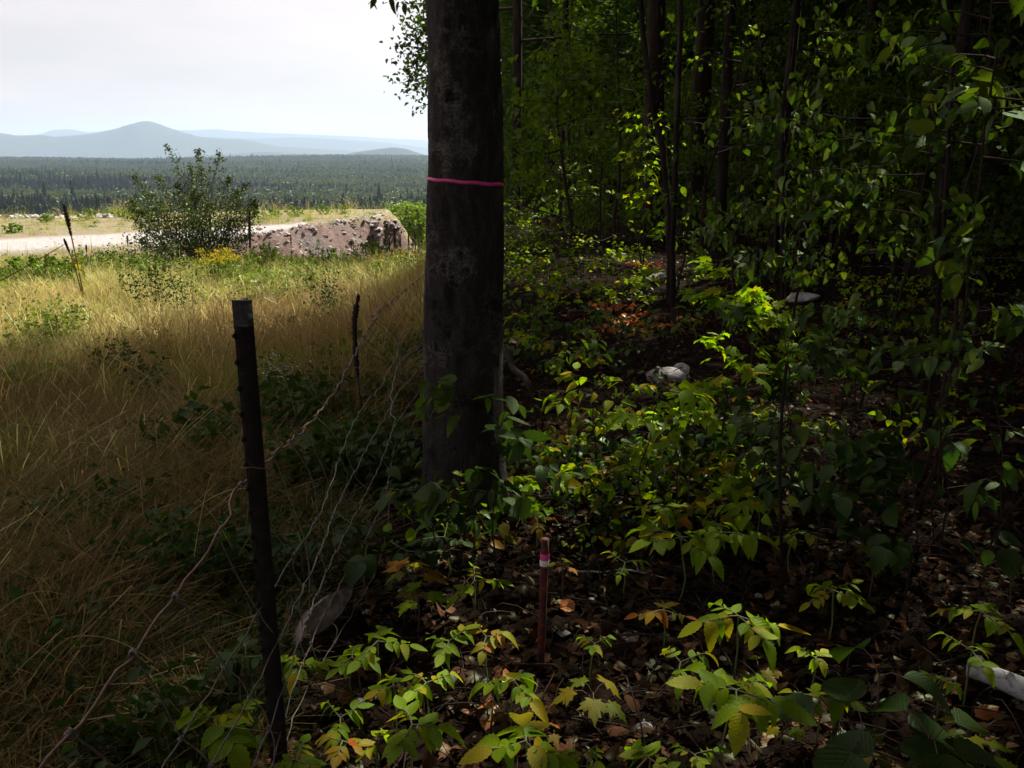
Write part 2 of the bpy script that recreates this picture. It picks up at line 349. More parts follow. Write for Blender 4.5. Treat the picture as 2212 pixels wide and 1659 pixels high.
def leaf_ball(tpl, n, rad, size, flat=0.6, tilt=0.6, seed=0):
    r = np.random.default_rng(seed)
    p = r.normal(0, 0.45, (n, 3)) * rad * [1, 1, flat]
    e = np.stack([r.normal(-0.35, tilt, n), r.normal(0, tilt, n), r.uniform(0, 6.28, n)], 1)
    return replicate(tpl, p, e, size * r.uniform(0.6, 1.25, n))
lib_canopy = make_lib('canopy_cluster', [new_mesh('c', *leaf_ball(SIMP, 34, 0.55, 0.16, seed=i), mat=M['leaf_canopy'], smooth=False) for i in range(4)])
lib_under = make_lib('under_cluster', [new_mesh('u', *leaf_ball(OVS, 22, 0.4, 0.10, 0.35, 0.5, seed=20 + i), mat=M['leaf_under'], smooth=True) for i in range(4)])

# ================================================================== SETTING: ground in polar sheets round the camera
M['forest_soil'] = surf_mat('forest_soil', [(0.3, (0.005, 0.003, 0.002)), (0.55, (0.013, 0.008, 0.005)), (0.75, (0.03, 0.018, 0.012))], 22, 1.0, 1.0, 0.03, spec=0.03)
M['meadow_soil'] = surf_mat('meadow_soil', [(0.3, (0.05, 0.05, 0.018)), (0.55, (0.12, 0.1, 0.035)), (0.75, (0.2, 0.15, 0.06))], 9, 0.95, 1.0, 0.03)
M['gravel'] = None
def gravel_mat():
    m, N, Lk = mat_new('quarry_gravel')
    v = coord(N, Lk, 1.0)
    f = noise(N, Lk, v, 2.6, 10, 0.75); f2 = noise(N, Lk, v, 0.16, 4); f3 = noise(N, Lk, v, 0.5, 6, 0.6)
    earth = ramp(N, Lk, f, [(0.3, (0.075, 0.045, 0.035)), (0.5, (0.135, 0.085, 0.066)), (0.72, (0.22, 0.165, 0.14))])
    grey = ramp(N, Lk, f, [(0.3, (0.13, 0.115, 0.11)), (0.55, (0.21, 0.19, 0.185)), (0.72, (0.31, 0.29, 0.28))])
    c = mixc(N, Lk, ramp(N, Lk, f2, [(0.55, (0, 0, 0)), (0.66, (.8, .8, .8))]), earth, grey)
    grass = ramp(N, Lk, f, [(0.35, (0.13, 0.12, 0.04)), (0.7, (0.27, 0.22, 0.1))])
    at_ = N.new('ShaderNodeAttribute'); at_.attribute_name = 'kindmask'   # R: pale road, G: grassy top
    sep = N.new('ShaderNodeSeparateColor'); Lk(at_.outputs['Color'], sep.inputs[0])
    c = mixc(N, Lk, sep.outputs[0], c, ramp(N, Lk, f, [(0.3, (0.28, 0.25, 0.24)), (0.7, (0.44, 0.41, 0.39))]))
    mul = N.new('ShaderNodeMath'); mul.operation = 'MULTIPLY'; Lk(sep.outputs[1], mul.inputs[0])
    Lk(ramp(N, Lk, f3, [(0.36, (0, 0, 0)), (0.5, (1, 1, 1))]), mul.inputs[1])
    c = mixc(N, Lk, mul.outputs[0], c, grass)
    p = N.new('ShaderNodeBsdfPrincipled'); o = N.new('ShaderNodeOutputMaterial'); Lk(c, p.inputs['Base Color']); p.inputs['Roughness'].default_value = 0.95
    Lk(bumpn(N, Lk, f, 1.0, 0.15), p.inputs['Normal']); Lk(p.outputs[0], o.inputs['Surface'])
    return m
M['gravel'] = gravel_mat()
M['valley'] = surf_mat('valley_floor', [(0.3, (0.012, 0.016, 0.01)), (0.55, (0.022, 0.028, 0.016)), (0.75, (0.04, 0.046, 0.024))], 0.02, 0.95, 0, detail=10)
M['hill'] = surf_mat('hill_forest', [(0.3, (0.012, 0.018, 0.012)), (0.5, (0.022, 0.03, 0.018)), (0.7, (0.036, 0.046, 0.026))], 0.012, 0.95, 1.0, 8.0, detail=12)

def build_ground():
    rr = np.concatenate([[0.0], np.geomspace(0.25, 30, 130), np.geomspace(30.6, 110, 110), np.geomspace(113, 17500, 80)])
    th = np.concatenate([np.linspace(-40, 40, 300), np.linspace(40, 320, 90)[1:-1]]) * math.pi / 180
    RR, TH = np.meshgrid(rr, th, indexing='ij')
    X = RR * np.sin(TH); Y = RR * np.cos(TH); Z = G(X, Y)
    V = np.stack([X, Y, Z], -1).reshape(-1, 3)
    nr, ntt = RR.shape
    i = np.arange(nr - 1)[:, None]; j = np.arange(ntt)[None]; j2 = (j + 1) % ntt
    F = np.stack([i * ntt + j, (i + 1) * ntt + j, (i + 1) * ntt + j2, i * ntt + j2], -1).reshape(-1, 4)
    cx = V[F].mean(1); r = np.hypot(cx[:, 0], cx[:, 1])
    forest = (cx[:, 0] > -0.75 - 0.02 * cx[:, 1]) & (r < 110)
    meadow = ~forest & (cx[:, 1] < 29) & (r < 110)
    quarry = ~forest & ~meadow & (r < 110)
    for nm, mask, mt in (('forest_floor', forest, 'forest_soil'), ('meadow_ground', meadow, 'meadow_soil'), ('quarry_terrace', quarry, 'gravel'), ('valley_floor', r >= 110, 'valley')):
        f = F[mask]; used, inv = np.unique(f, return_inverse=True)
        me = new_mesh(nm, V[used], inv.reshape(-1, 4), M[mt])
        if nm == 'quarry_terrace':
            v = V[used]; x, y = v[:, 0], v[:, 1]
            slope_top = (y > np.interp(x, EDGE_X, EDGE_Y) + 0.3) & (x < -8.6)
            yc = 44 + 0.12 * (x + 20)
            road = sstep(1.6 - np.abs(y - np.interp(x, [-80, -30, -17], [37, 42, 53])) / 4.5) * (x < -13) * slope_top
            col = np.zeros((len(v), 4), np.float32); col[:, 0] = road; col[:, 1] = slope_top * (1 - road) * np.clip((y - 38) / 6, 0, 1); col[:, 1] = np.maximum(col[:, 1], sstep((x + 5.5) / 1.0) * 1.0); col[:, 3] = 1
            a = me.attributes.new('kindmask', 'FLOAT_COLOR', 'POINT'); a.data.foreach_set('color', col.ravel())
        link(nm, me, kind='structure')
build_ground()

def ridge(name, dist, crest, depth, zbase, seed, rough):
    px = np.array([c[0] for c in crest], float); py = np.array([c[1] for c in crest], float)
    xs = np.linspace(-260, 1700, 420); cy_ = np.interp(xs, px, py)
    k = np.ones(5) / 5; cy_ = np.convolve(np.pad(cy_, 2, 'edge'), k, 'valid')
    cy_ = cy_ + rough * (wob(xs, xs * 0.3, 0.035, seed) + 0.5 * wob(xs, xs * 0.7, 0.13, seed + 3) + 0.35 * rng.uniform(-1, 1, len(xs)))
    P = np.array([at(a, b, y=dist) for a, b in zip(xs, cy_)])
    prof = [(-1, 0), (-0.8, 0.06), (-0.6, 0.2), (-0.4, 0.42), (-0.2, 0.74), (-0.08, 0.93), (0, 1), (0.1, 0.94), (0.4, 0.6), (1, 0)]
    rows = []
    for q, (t, h) in enumerate(prof):
        r_ = P.copy(); r_[:, 1] += t * depth * (1 + 0.15 * wob(P[:, 0] / dist * 20, t, 1.0, seed))
        hn = h + (0.09 * wob(P[:, 0] / dist * 40, t * 3, 1.0, seed + q) if 0 < q < 6 else 0) * (1 - h) * 1.6
        r_[:, 2] = zbase + (P[:, 2] - zbase) * hn; rows.append(r_)
    V = np.concatenate(rows); n = len(xs)
    i = np.arange(len(prof) - 1)[:, None] * n; j = np.arange(n - 1)[None]
    F = np.stack([i + j, i + j + 1, i + n + j + 1, i + n + j], -1).reshape(-1, 4)
    link(name, new_mesh(name, V, F, M['hill']), kind='structure')
ridge('farthest_mountain_ridge', 14500, [(-260, 285), (0, 296), (85, 290), (110, 281), (150, 279), (190, 286), (260, 279), (330, 280), (420, 281), (470, 279), (520, 284), (640, 289), (760, 294), (920, 303), (1700, 330)], 1200, -60, 1.0, 0.8)
ridge('middle_mountain_ridge', 11000, [(-260, 300), (300, 300), (400, 292), (470, 297), (560, 300), (640, 296), (760, 302), (850, 309), (920, 320), (1700, 335)], 1200, -60, 5.0, 0.8)
ridge('peaked_mountain', 8200, [(-260, 270), (-60, 283), (0, 287), (40, 293), (90, 291), (120, 296), (170, 292), (210, 287), (250, 279), (285, 267), (303, 263), (318, 261), (333, 264), (350, 270), (380, 281), (430, 296), (520, 301), (600, 315), (700, 322), (900, 334), (1700, 345)], 1500, -60, 9.0, 0.7)
ridge('low_blue_hills', 6200, [(-260, 325), (0, 335), (80, 341), (300, 343), (480, 335), (560, 327), (640, 331), (740, 333), (900, 337), (1700, 345)], 700, -60, 12.0, 0.5)
ridge('dark_round_hill', 4700, [(-260, 360), (640, 360), (700, 346), (750, 332), (800, 324), (850, 318), (880, 322), (905, 331), (960, 348), (1700, 355)], 350, -60, 15.0, 0.6)

# haze: one closed box of air round the whole scene
hz_v, hz_f = boxm((0, 0, 210), (37000, 37000, 560))
hm = bpy.data.materials.new('haze_air'); hm.use_nodes = True; hm.node_tree.nodes.clear()
_o = hm.node_tree.nodes.new('ShaderNodeOutputMaterial'); _v = hm.node_tree.nodes.new('ShaderNodeVolumePrincipled')
_v.inputs['Density'].default_value = 0.82e-4; _v.inputs['Color'].default_value = (0.60, 0.78, 1.0, 1); _v.inputs['Anisotropy'].default_value = 0.35
hm.node_tree.links.new(_v.outputs[0], _o.inputs['Volume'])
link('haze', new_mesh('haze', hz_v, hz_f, hm, smooth=False), kind='stuff')

# ------------------------------------------------------------------ valley forest (one mass, instanced low trees)
def low_conifer(seed):
    r = np.random.default_rng(seed); parts = []
    for k in range(7):
        z0 = 0.08 + 0.13 * k; rad = 0.2 * (1 - k / 7.3) + 0.012; n = 9
        a = np.linspace(0, 6.283, n, endpoint=False) + r.uniform(0, 1)
        rr = rad * r.uniform(0.6, 1.25, n)
        v = np.concatenate([[[0, 0, z0 + 0.2]], np.stack([np.cos(a) * rr, np.sin(a) * rr, z0 + r.uniform(-0.03, 0.03, n)], 1)])
        parts.append((v, np.array([[0, 1 + i, 1 + (i + 1) % n] for i in range(n)])))
    return join(parts)
def low_broad(seed):
    r = np.random.default_rng(seed); n = 150
    d = r.normal(size=(n, 3)); d /= np.linalg.norm(d, axis=1)[:, None]
    lump = 1 + 0.25 * np.sin(d[:, 0] * 5 + seed) * np.sin(d[:, 1] * 4 + d[:, 2] * 5)
    p = d * [0.3, 0.3, 0.36] * (lump * r.uniform(0.75, 1.0, n))[:, None] + [0, 0, 0.6]
    e = np.stack([r.uniform(-1, 1, n), r.uniform(-1, 1, n), r.uniform(0, 6.28, n)], 1)
    return replicate(SIMP, p, e, r.uniform(0.12, 0.26, n))
M['far_conifer'] = leaf_mat('far_conifer', (0.008, 0.014, 0.009), (0.016, 0.025, 0.015), trans=0.1, gloss=0)
M['far_broad'] = leaf_mat('far_broadleaf', (0.026, 0.036, 0.016), (0.05, 0.062, 0.024), trans=0.2, gloss=0.02)
M['far_bright'] = leaf_mat('far_bright_broadleaf', (0.05, 0.066, 0.02), (0.085, 0.1, 0.03), trans=0.2, gloss=0.0)
lib_valley = make_lib('valley_tree', [new_mesh('k', *low_conifer(i), mat=M['far_conifer'], smooth=False) for i in range(3)] + [new_mesh('b', *low_broad(i), mat=M['far_broad'], smooth=False) for i in range(3)] + [new_mesh('b', *low_broad(7 + i), mat=M['far_bright'], smooth=False) for i in range(2)])
def valley():
    n = 52000
    r = 190 * (4300 / 190) ** (rng.uniform(0, 1, n) ** 0.62)
    th = np.radians(rng.uniform(-36, 1.5, n))
    x, y = r * np.sin(th), r * np.cos(th)
    band = wob(x * .5, y, 0.0055, 11) + 0.7 * wob(x * .5, y, 0.014, 5)
    con = band + rng.normal(0, 0.3, n) > 0.1 + .4 * np.clip((r - 900) / 1500, 0, 1)
    con = con & ~((r < 330) & (rng.uniform(0, 1, n) < 0.85))
    pick = np.where(con, rng.integers(0, 3, n), rng.integers(3, 6, n))
    br = (wob(x * .35, y, .0075, 21) + .4 * wob(x, y, .02, 2) + rng.normal(0, .15, n) > .75); con &= ~br; pick[br] = rng.integers(6, 8, br.sum())
    h = np.where(con, rng.uniform(9, 17, n), rng.uniform(9, 14, n))
    h = np.where(con & (rng.uniform(0, 1, n) < 0.04), h * 1.35, h) * np.clip(0.6 + r / 1500, 0.8, 1.15)
    s = np.stack([h * np.where(con, 1.0, 1.15), h * np.where(con, 1.0, 1.15), h], 1)
    rot = np.zeros((n, 3)); rot[:, 2] = rng.uniform(0, 6.28, n)
    scatter('valley_forest', lib_valley, np.stack([x, y, G(x, y) - 0.5], 1), rot, s, pick, kind='stuff',
            label='hazy mixed forest of dark conifers and green broadleaf trees filling the valley', category='forest')
valley()

# ------------------------------------------------------------------ rocks
def rock(seed, sub=2, s=(1, 1, 0.7), cut=0.5):
    import bmesh
    bm = bmesh.new(); bmesh.ops.create_icosphere(bm, subdivisions=sub, radius=1)
    r = random.Random(seed)
    planes = [(Vector((r.gauss(0, 1), r.gauss(0, 1), r.gauss(0, 0.8))).normalized(), r.uniform(cut, 0.95)) for _ in range(9)]
    for v in bm.verts:
        for nrm, d in planes:
            q = v.co.dot(nrm)
            if q > d: v.co -= nrm * (q - d)
        v.co += Vector((r.uniform(-1, 1), r.uniform(-1, 1), r.uniform(-1, 1))) * 0.035
        v.co = Vector((v.co.x * s[0], v.co.y * s[1], v.co.z * s[2]))
    V = np.array([v.co[:] for v in bm.verts]); F = np.array([[v.index for v in f.verts] for f in bm.faces]); bm.free()
    return V, F
lib_rubble = make_lib('rubble', [new_mesh('r', *rock(i, 1, (1, 1, .42)), mat=M['rock_rubble'] if i % 3 == 0 else M['rock_pale'], smooth=False) for i in range(6)])
def rubble():
    P = []; S = []
    def strip(n, f, smin, smax):
        for _ in range(n):
            x, y = f(); P.append((x, y, float(G(x, y)))); S.append(smin + (smax - smin) * random.random() ** 3.5)
    ed = lambda x: float(np.interp(x, EDGE_X, EDGE_Y))
    def f_face():
        x = random.uniform(-15.5, -6.5); t = random.random(); return x, ed(x) + 0.5 - 8.5 * t
    def f_rim():
        x = random.uniform(-17, -8.3); return x, ed(x) + random.gauss(0.3, 0.35)
    def f_side():
        y = random.uniform(48, 74); return -8.9 - .14 * max(0, y - 58) + random.uniform(-1.2, 2.6), y
    strip(420, f_side, .04, .32)
    def f_left():
        x = random.uniform(-42, -17); return x, ed(x) + random.gauss(0, 0.9)
    def f_row():
        x = random.uniform(-44, -30); return x, 66 + random.gauss(0, 0.8) + 0.1 * (x + 30)
    def f_road():
        x = random.uniform(-40, -16); return x, random.uniform(38, 56)
    strip(1300, f_face, 0.02, 0.24); strip(90, f_rim, 0.04, 0.22); strip(330, f_left, 0.05, 0.38); strip(300, f_row, 0.1, 0.55); strip(260, f_road, 0.02, 0.12)
    n = len(P); rot = rng.uniform(-3, 3, (n, 3)) * [0.25, 0.25, 1]
    scatter('quarry_rubble', lib_rubble, P, rot, S, rng.integers(0, 6, n), kind='stuff', label='loose broken rock strewn over the quarry bank and terrace edge', category='rubble')
rubble()
for i, (px, py, w) in enumerate([(712, 497, 0.55), (742, 505, 0.4), (700, 512, 0.45), (765, 490, 0.4), (790, 470, 0.5), (808, 462, 0.4), (650, 530, 0.4), (760, 520, 0.45), (815, 497, 0.5), (680, 492, 0.4), (630, 505, 0.45), (560, 496, 0.5)]):
    p = at(px, py)
    me = new_mesh('boulder', *rock(60 + i, 2, (w * .55, w * .5, w * .3)), mat=M['rock_pale'], smooth=False)
    lab = ['grey boulder in the pale rock spill on the quarry bank', 'angular boulder on the right of the pale rock spill', 'boulder at the lower left of the grey rock spill', 'boulder on the upper middle of the brown bank face',
           'boulder just under the crest of the quarry bank', 'topmost boulder on the right tip of the quarry bank', 'boulder low on the left part of the brown bank', 'boulder at the foot of the grey rock spill',
           'boulder on the right hand slope of the quarry bank', 'boulder on the bank edge left of the grey spill', 'boulder on the left shoulder of the brown bank', 'pale boulder on the terrace right of the poplar clump'][i]
    link('boulder', me, None, (p.x, p.y, p.z + w * 0.1), label=lab, category='boulder', group='boulders on the quarry bank').rotation_euler = (0, 0, i * 1.3)

# ================================================================== VEGETATION GENERATORS
def stem_curve(base, top, bend=0.1, n=7):
    base, top = np.array(base, float), np.array(top, float); t = np.linspace(0, 1, n)[:, None]
    side = rng.normal(0, 1, 3); L_ = np.linalg.norm(top - base)
    return base + (top - base) * t + side * bend * L_ * np.sin(t * np.pi) * 0.5 + rng.normal(0, 0.008 * L_, (n, 3)) * (t > 0) * (t < 1)
LEAFMESH = {}
def leaf_mesh(kind, mat):
    if mat + '_v' in M: mat += '_v'
    k = (kind, mat)
    if k not in LEAFMESH:
        LEAFMESH[k] = [new_mesh('leaf', *t_ovate(14, w=rng.uniform(.24, .31), fold=f, droop=d, serr=.075), mat=M[mat]) for f, d in ((.3, .2), (.45, .4), (.15, .05), (.6, .6), (.25, -.1), (.35, .75))] if kind == 'ov' else \
            [new_mesh('leaf', *t_ovate(12, w=0.42, fold=f, droop=d, serr=.05), mat=M[mat]) for f, d in ((.2, .25), (.3, .45))] if kind == 'wide' else \
            [new_mesh('leaf', *t_maple(d), mat=M[mat]) for d in (.15, .4)]
    return random.choice(LEAFMESH[k])
def put_leaf(parent, p, e, s, kind, mat):
    o = link('leaf', leaf_mesh(kind, mat), parent, p); o.rotation_euler = e; o.scale = (s, s, s); return o

def compound_herb(loc, spread, h, label, mat='leaf_herb', leaflet=0.09, fronds=3, kind='ov', group='low herbs on the forest floor', name='forest_herb', cat='plant', rot=None):
    """thin stem that splits into fronds, each with paired leaflets; every leaflet a part"""
    t = thing(name, label, cat, loc, 0, group)
    parts = [tube(stem_curve((0, 0, -0.03), (0, 0, h), 0.12, 5), [0.004, 0.0035, 0.003, 0.003, 0.0025], 5)]
    a0 = rng.uniform(0, 6.28) if rot is None else rot
    for k in range(fronds):
        a = a0 + k * 6.283 / fronds + rng.uniform(-0.3, 0.3)
        d = np.array([math.cos(a), math.sin(a), 0.0])
        L_ = spread * rng.uniform(0.8, 1.1)
        tip = np.array([0, 0, h]) + d * L_ + [0, 0, -0.12 * L_ + rng.uniform(-0.02, 0.03)]
        c = stem_curve((0, 0, h), tip, 0.08, 5); parts.append(tube(c, 0.0022, 4))
        az = a - math.pi / 2
        npair = 3 if leaflet > .055 else 2
        s0 = leaflet * rng.uniform(0.7, 1.1)
        put_leaf(t, tip, (rng.uniform(-0.5, 0.0), rng.uniform(-.25, .25), az), s0 * 1.1, kind, mat)
        for j in range(npair):
            q = np.array([0, 0, h]) + (tip - np.array([0, 0, h])) * ((0.3 if npair == 3 else 0.45) + (0.24 if npair == 3 else 0.3) * j)
            for sd in (-1, 1):
                put_leaf(t, q, (rng.uniform(-0.45, 0.1), sd * rng.uniform(-.1, .35), az + sd * rng.uniform(0.8, 1.25)), s0 * rng.uniform(.6, 1.05), kind, mat)
    v, f = join(parts); link('stem', new_mesh('stem', v, f, M['stem_green']), t)
    return t
def seedling(loc, h, label, mat='leaf_maple', size=0.08, n=5, kind='maple', group='maple seedlings on the forest floor', name='maple_seedling', cat='seedling', droop=0.25):
    t = thing(name, label, cat, loc, 0, group)
    parts = [tube(stem_curve((0, 0, -0.03), (0, 0, h), 0.1, 5), 0.0028, 5)]
    a0 = rng.uniform(0, 6.28)
    for k in range(n):
        a = a0 + k * 2.4; zz = h * (1 - 0.12 * (k // 2)); q = np.array([math.cos(a), math.sin(a), 0.25]) * size * rng.uniform(.4, .9) + [0, 0, zz]
        parts.append(tube(np.array([[0, 0, zz - 0.01], q * [.5, .5, 1], q]), 0.0014, 4))
        put_leaf(t, q, (-droop + rng.uniform(-.35, .25), rng.uniform(-.3, .3), a - math.pi / 2 + rng.uniform(-.3, .3)), size * rng.uniform(.8, 1.25), kind, mat)
    v, f = join(parts); link('stem', new_mesh('stem', v, f, M['stem_brown']), t)
    return t
def sapling(centre, radius, label, n=60, size=0.08, mat='leaf_beech', kind='ov', flat=0.6, base=None, group='saplings under the trees', name='sapling', cat='sapling', droop=0.6, stem_r=0.008, tiers=9, stuff=False, lean=None):
    """woody sapling: stem from the ground to above the centre of its foliage, twigs, every leaf a part (or one stuff part when far)"""
    c = np.array(centre, float)
    if base is None: base = (c[0] + rng.uniform(-.15, .15) * radius, c[1] + rng.uniform(-.1, .3) * radius)
    bz = float(G(base[0], base[1])); t = thing(name, label, cat, (base[0], base[1], bz), 0, group)
    o = np.array([base[0], base[1], bz]); cc = c - o
    top = cc + [0, 0, radius * flat * 0.8]
    st = stem_curve((0, 0, -0.05), top, 0.08, 9)
    sp = tube(st, np.linspace(stem_r, stem_r * 0.3, 9), 6, 0.08); link('stem', new_mesh('stem', *sp, mat=M['twig']), t)
    tw = []; lp = []; le = []
    for k in range(tiers):
        a = rng.uniform(0, 6.28) + k * 2.4; zz = cc[2] + radius * flat * (1.6 * (k + .5) / tiers - 0.9)
        i = np.interp(zz, st[:, 2], np.arange(9)) if zz > 0 else 0
        s = np.array([np.interp(i, np.arange(9), st[:, q]) for q in range(3)])
        L_ = radius * rng.uniform(0.65, 1.1) * (1 - 0.35 * abs(k / tiers - .4))
        e = np.array([cc[0] + math.cos(a) * L_, cc[1] + math.sin(a) * L_, max(0.06, zz + rng.uniform(-.1, .15) * radius)])
        w = stem_curve(s, e, 0.12, 6); tw.append(tube(w, np.linspace(stem_r * .4, 0.0012, 6), 4))
        m = max(3, n // tiers)
        for q in range(m):
            u = rng.uniform(0.25, 1.0); b = np.array([np.interp(u * 5, np.arange(6), w[:, z]) for z in range(3)])
            off = rng.normal(0, 0.10, 3) * radius * [1, 1, .5]
            sd = 1 if q % 2 else -1
            lp.append(b + off); le.append((-droop + rng.normal(0, .35), rng.normal(0, .4), a - math.pi / 2 + sd * rng.uniform(.3, 1.2)))
    v, f = join(tw); link('twigs', new_mesh('twigs', v, f, M['twig']), t)
    if stuff:
        tpl = {'ov': OVS, 'wide': OVS, 'maple': MP}[kind]
        v, f = replicate(tpl, lp, le, size * rng.uniform(.6, 1.25, len(lp)))
        link('foliage', new_mesh('foliage', v, f, M[mat]), t, kind='stuff')
    else:
        for p, e in zip(lp, le): put_leaf(t, p, e, size * rng.uniform(.6, 1.25), kind, mat)
    return t

# ------------------------------------------------------------------ where crown leaves are removed to let the sun through (x, y, radius on the ground, share of leaves kept)
SX, SY = SUN_DIR.x / SUN_DIR.z, SUN_DIR.y / SUN_DIR.z
def ground_pt(px, py, z=0.0):
    p = at(px, py, z=z); return p.x, p.y
FLECKS = []
def fleck(px, py, rad, keep=0.0, y=None, z=None):
    p = at(px, py, y=y) if y is not None else at(px, py, z=0.1 if z is None else z)
    FLECKS.append((p.x - SX * p.z, p.y - SY * p.z, rad, keep))
fleck(1300, 560, 1.0, 0.02); fleck(1400, 575, 0.9, 0.02); fleck(1230, 600, 0.9, 0.05); fleck(1360, 660, 0.5, 0.0); fleck(1370, 710, 0.3, 0.0)
fleck(1420, 820, 0.35, 0.0); fleck(1450, 610, .5, 0)
fleck(1400, 860, .3, .25, y=3.4); fleck(1300, 860, .3, .25, y=3.6)
fleck(1590, 1480, 0.2, 0.1); fleck(1580, 1330, 0.2, 0.2); fleck(1130, 1590, 0.16, 0.1); fleck(890, 1540, 0.2, 0.1); fleck(1400, 1580, 0.12, 0.0)
fleck(800, 1400, .18, .2); fleck(1480, 1150, .25, .3); fleck(980, 1380, .15, .2); fleck(1470, 1430, .15, .2); fleck(1800, 1275, .12, .4); fleck(1120, 1460, .12, .2)
fleck(1175, 1200, .05, 0, y=2.4); fleck(470, 1550, .12, .3); fleck(1430, 1320, .15, .3); fleck(640, 1440, .1, .3); fleck(2160, 1465, .1, .2)
for px, py, y in [(1400, 390, 12), (1270, 370, 14), (1400, 290, 14), (1560, 480, 5.5), (1600, 330, 6), (1760, 140, 6), (2150, 210, 4.5), (2100, 240, 4.5), (2130, 600, 4), (2070, 800, 3.5), (1880, 550, 5), (1990, 490, 5), (1690, 310, 6), (2110, 880, 3.2),
                 (1560, 230, 7), (1700, 480, 6), (1560, 290, 6), (1350, 60, 22), (1280, 190, 22), (1560, 60, 16), (1600, 80, 16), (1260, 110, 20), (1140, 330, 20), (1150, 250, 25), (1180, 500, 12), (1950, 230, 7), (1850, 400, 6), (1950, 650, 5)]:
    fleck(px, py, 0.45 if y < 8 else 0.85, 0.03, y=y)
for _ in range(16): fleck(random.uniform(1480, 2200), random.uniform(40, 700), .25, .03, y=random.uniform(4, 7))
for px, py, y in [(2150, 200, 3.6), (2100, 240, 3.6), (2130, 600, 3.4), (2060, 800, 3.2), (2130, 880, 2.9), (1620, 700, 4.0)]: fleck(px, py, .12, .03, y=y)
FL = np.array(FLECKS)
def canopy_keep(P):
    gx, gy = P[:, 0] - SX * P[:, 2], P[:, 1] - SY * P[:, 2]
    edge = 6.9 + 0.86 * (gx + 4.6) + 0.5 * wob(gx, gy, 1.3, 3)
    keep = np.ones(len(P))
    lit = (gx < -1.1 - 0.03 * gy) & (gy > edge - 0.2); keep[lit] = 0.0
    soft = (gx < -1.0) & ~lit; keep[soft] = 0.62
    half = (gx < -1.1) & (gy > edge - 2.6) & ~lit; keep[half] = 0.5
    for x, y, r_, k in FL:
        m = np.hypot(gx - x, gy - y) < r_ + 0.45; keep[m] = np.minimum(keep[m], k)
    inview = (P[:, 1] > 4) & (P[:, 2] - EYE < 0.2 * P[:, 1])       # low leaves of far trees; not spared from the cull
    return (rng.uniform(0, 1, len(P)) < keep)

CROWN_N = 620
def forest_tree(x, y, r0, h, label, lean=(0, 0), crown=True, cb=5.5, cr=3.2, name='forest_tree', n=None, group='trees of the forest', bark='bark', lowfol=0):
    bz = float(G(x, y)); t = thing(name, label, 'tree', (x, y, bz), 0, group)
    pts = [(lean[0] * q * h + 0.05 * math.sin(q * 5 + x), lean[1] * q * h + 0.05 * math.cos(q * 4 + y), q * h - 0.15) for q in np.linspace(0, 1, 22)]
    rad = np.array([r0 * (1 - 0.75 * q) + r0 * 0.55 * math.exp(-q * h / 0.35) for q in np.linspace(0, 1, 22)])
    link('trunk', new_mesh('trunk', *tube(pts, rad, 14, 0.04), mat=M[bark]), t)
    n = n or CROWN_N
    br = []; top = np.array(pts[-1])
    P = []
    nb = 16
    for k in range(nb):
        q = cb / h + (1 - cb / h) * (k / nb) ** 0.9; s = np.array(pts[min(21, int(q * 21))]); a = k * 2.4 + x
        L_ = cr * (1.15 - 0.75 * (k / nb) ** 1.5) * rng.uniform(.8, 1.1)
        e = s + [math.cos(a) * L_, math.sin(a) * L_, L_ * rng.uniform(.1, .5)]
        w = stem_curve(s, e, 0.12, 6); br.append(tube(w, np.linspace(r0 * .28, 0.01, 6), 5))
        m = int(n * L_ / (nb * cr * .85))
        u = rng.uniform(.25, 1.05, m) ** .8
        P.append(s + (e - s) * u[:, None] + rng.normal(0, .34, (m, 3)) * [1.5, 1.5, .9])
    v, f = join(br); link('branches', new_mesh('branches', v, f, M[bark]), t)
    P = np.concatenate(P); W = P + [x, y, bz]
    k = canopy_keep(W); P = P[k]; W = W[k]
    k = (W[:, 0] > -0.075 * W[:, 1] + 0.25) | (W[:, 1] < 2) | (W[:, 2] - EYE > 0.165 * W[:, 1] + .5); P = P[k]
    m = len(P)
    rot = np.stack([rng.normal(0, .3, m), rng.normal(0, .3, m), rng.uniform(0, 6.28, m)], 1)
    scatter('crown', lib_canopy, P, rot, rng.uniform(.8, 1.3, m), rng.integers(0, 4, m), t, kind='stuff')
    return t

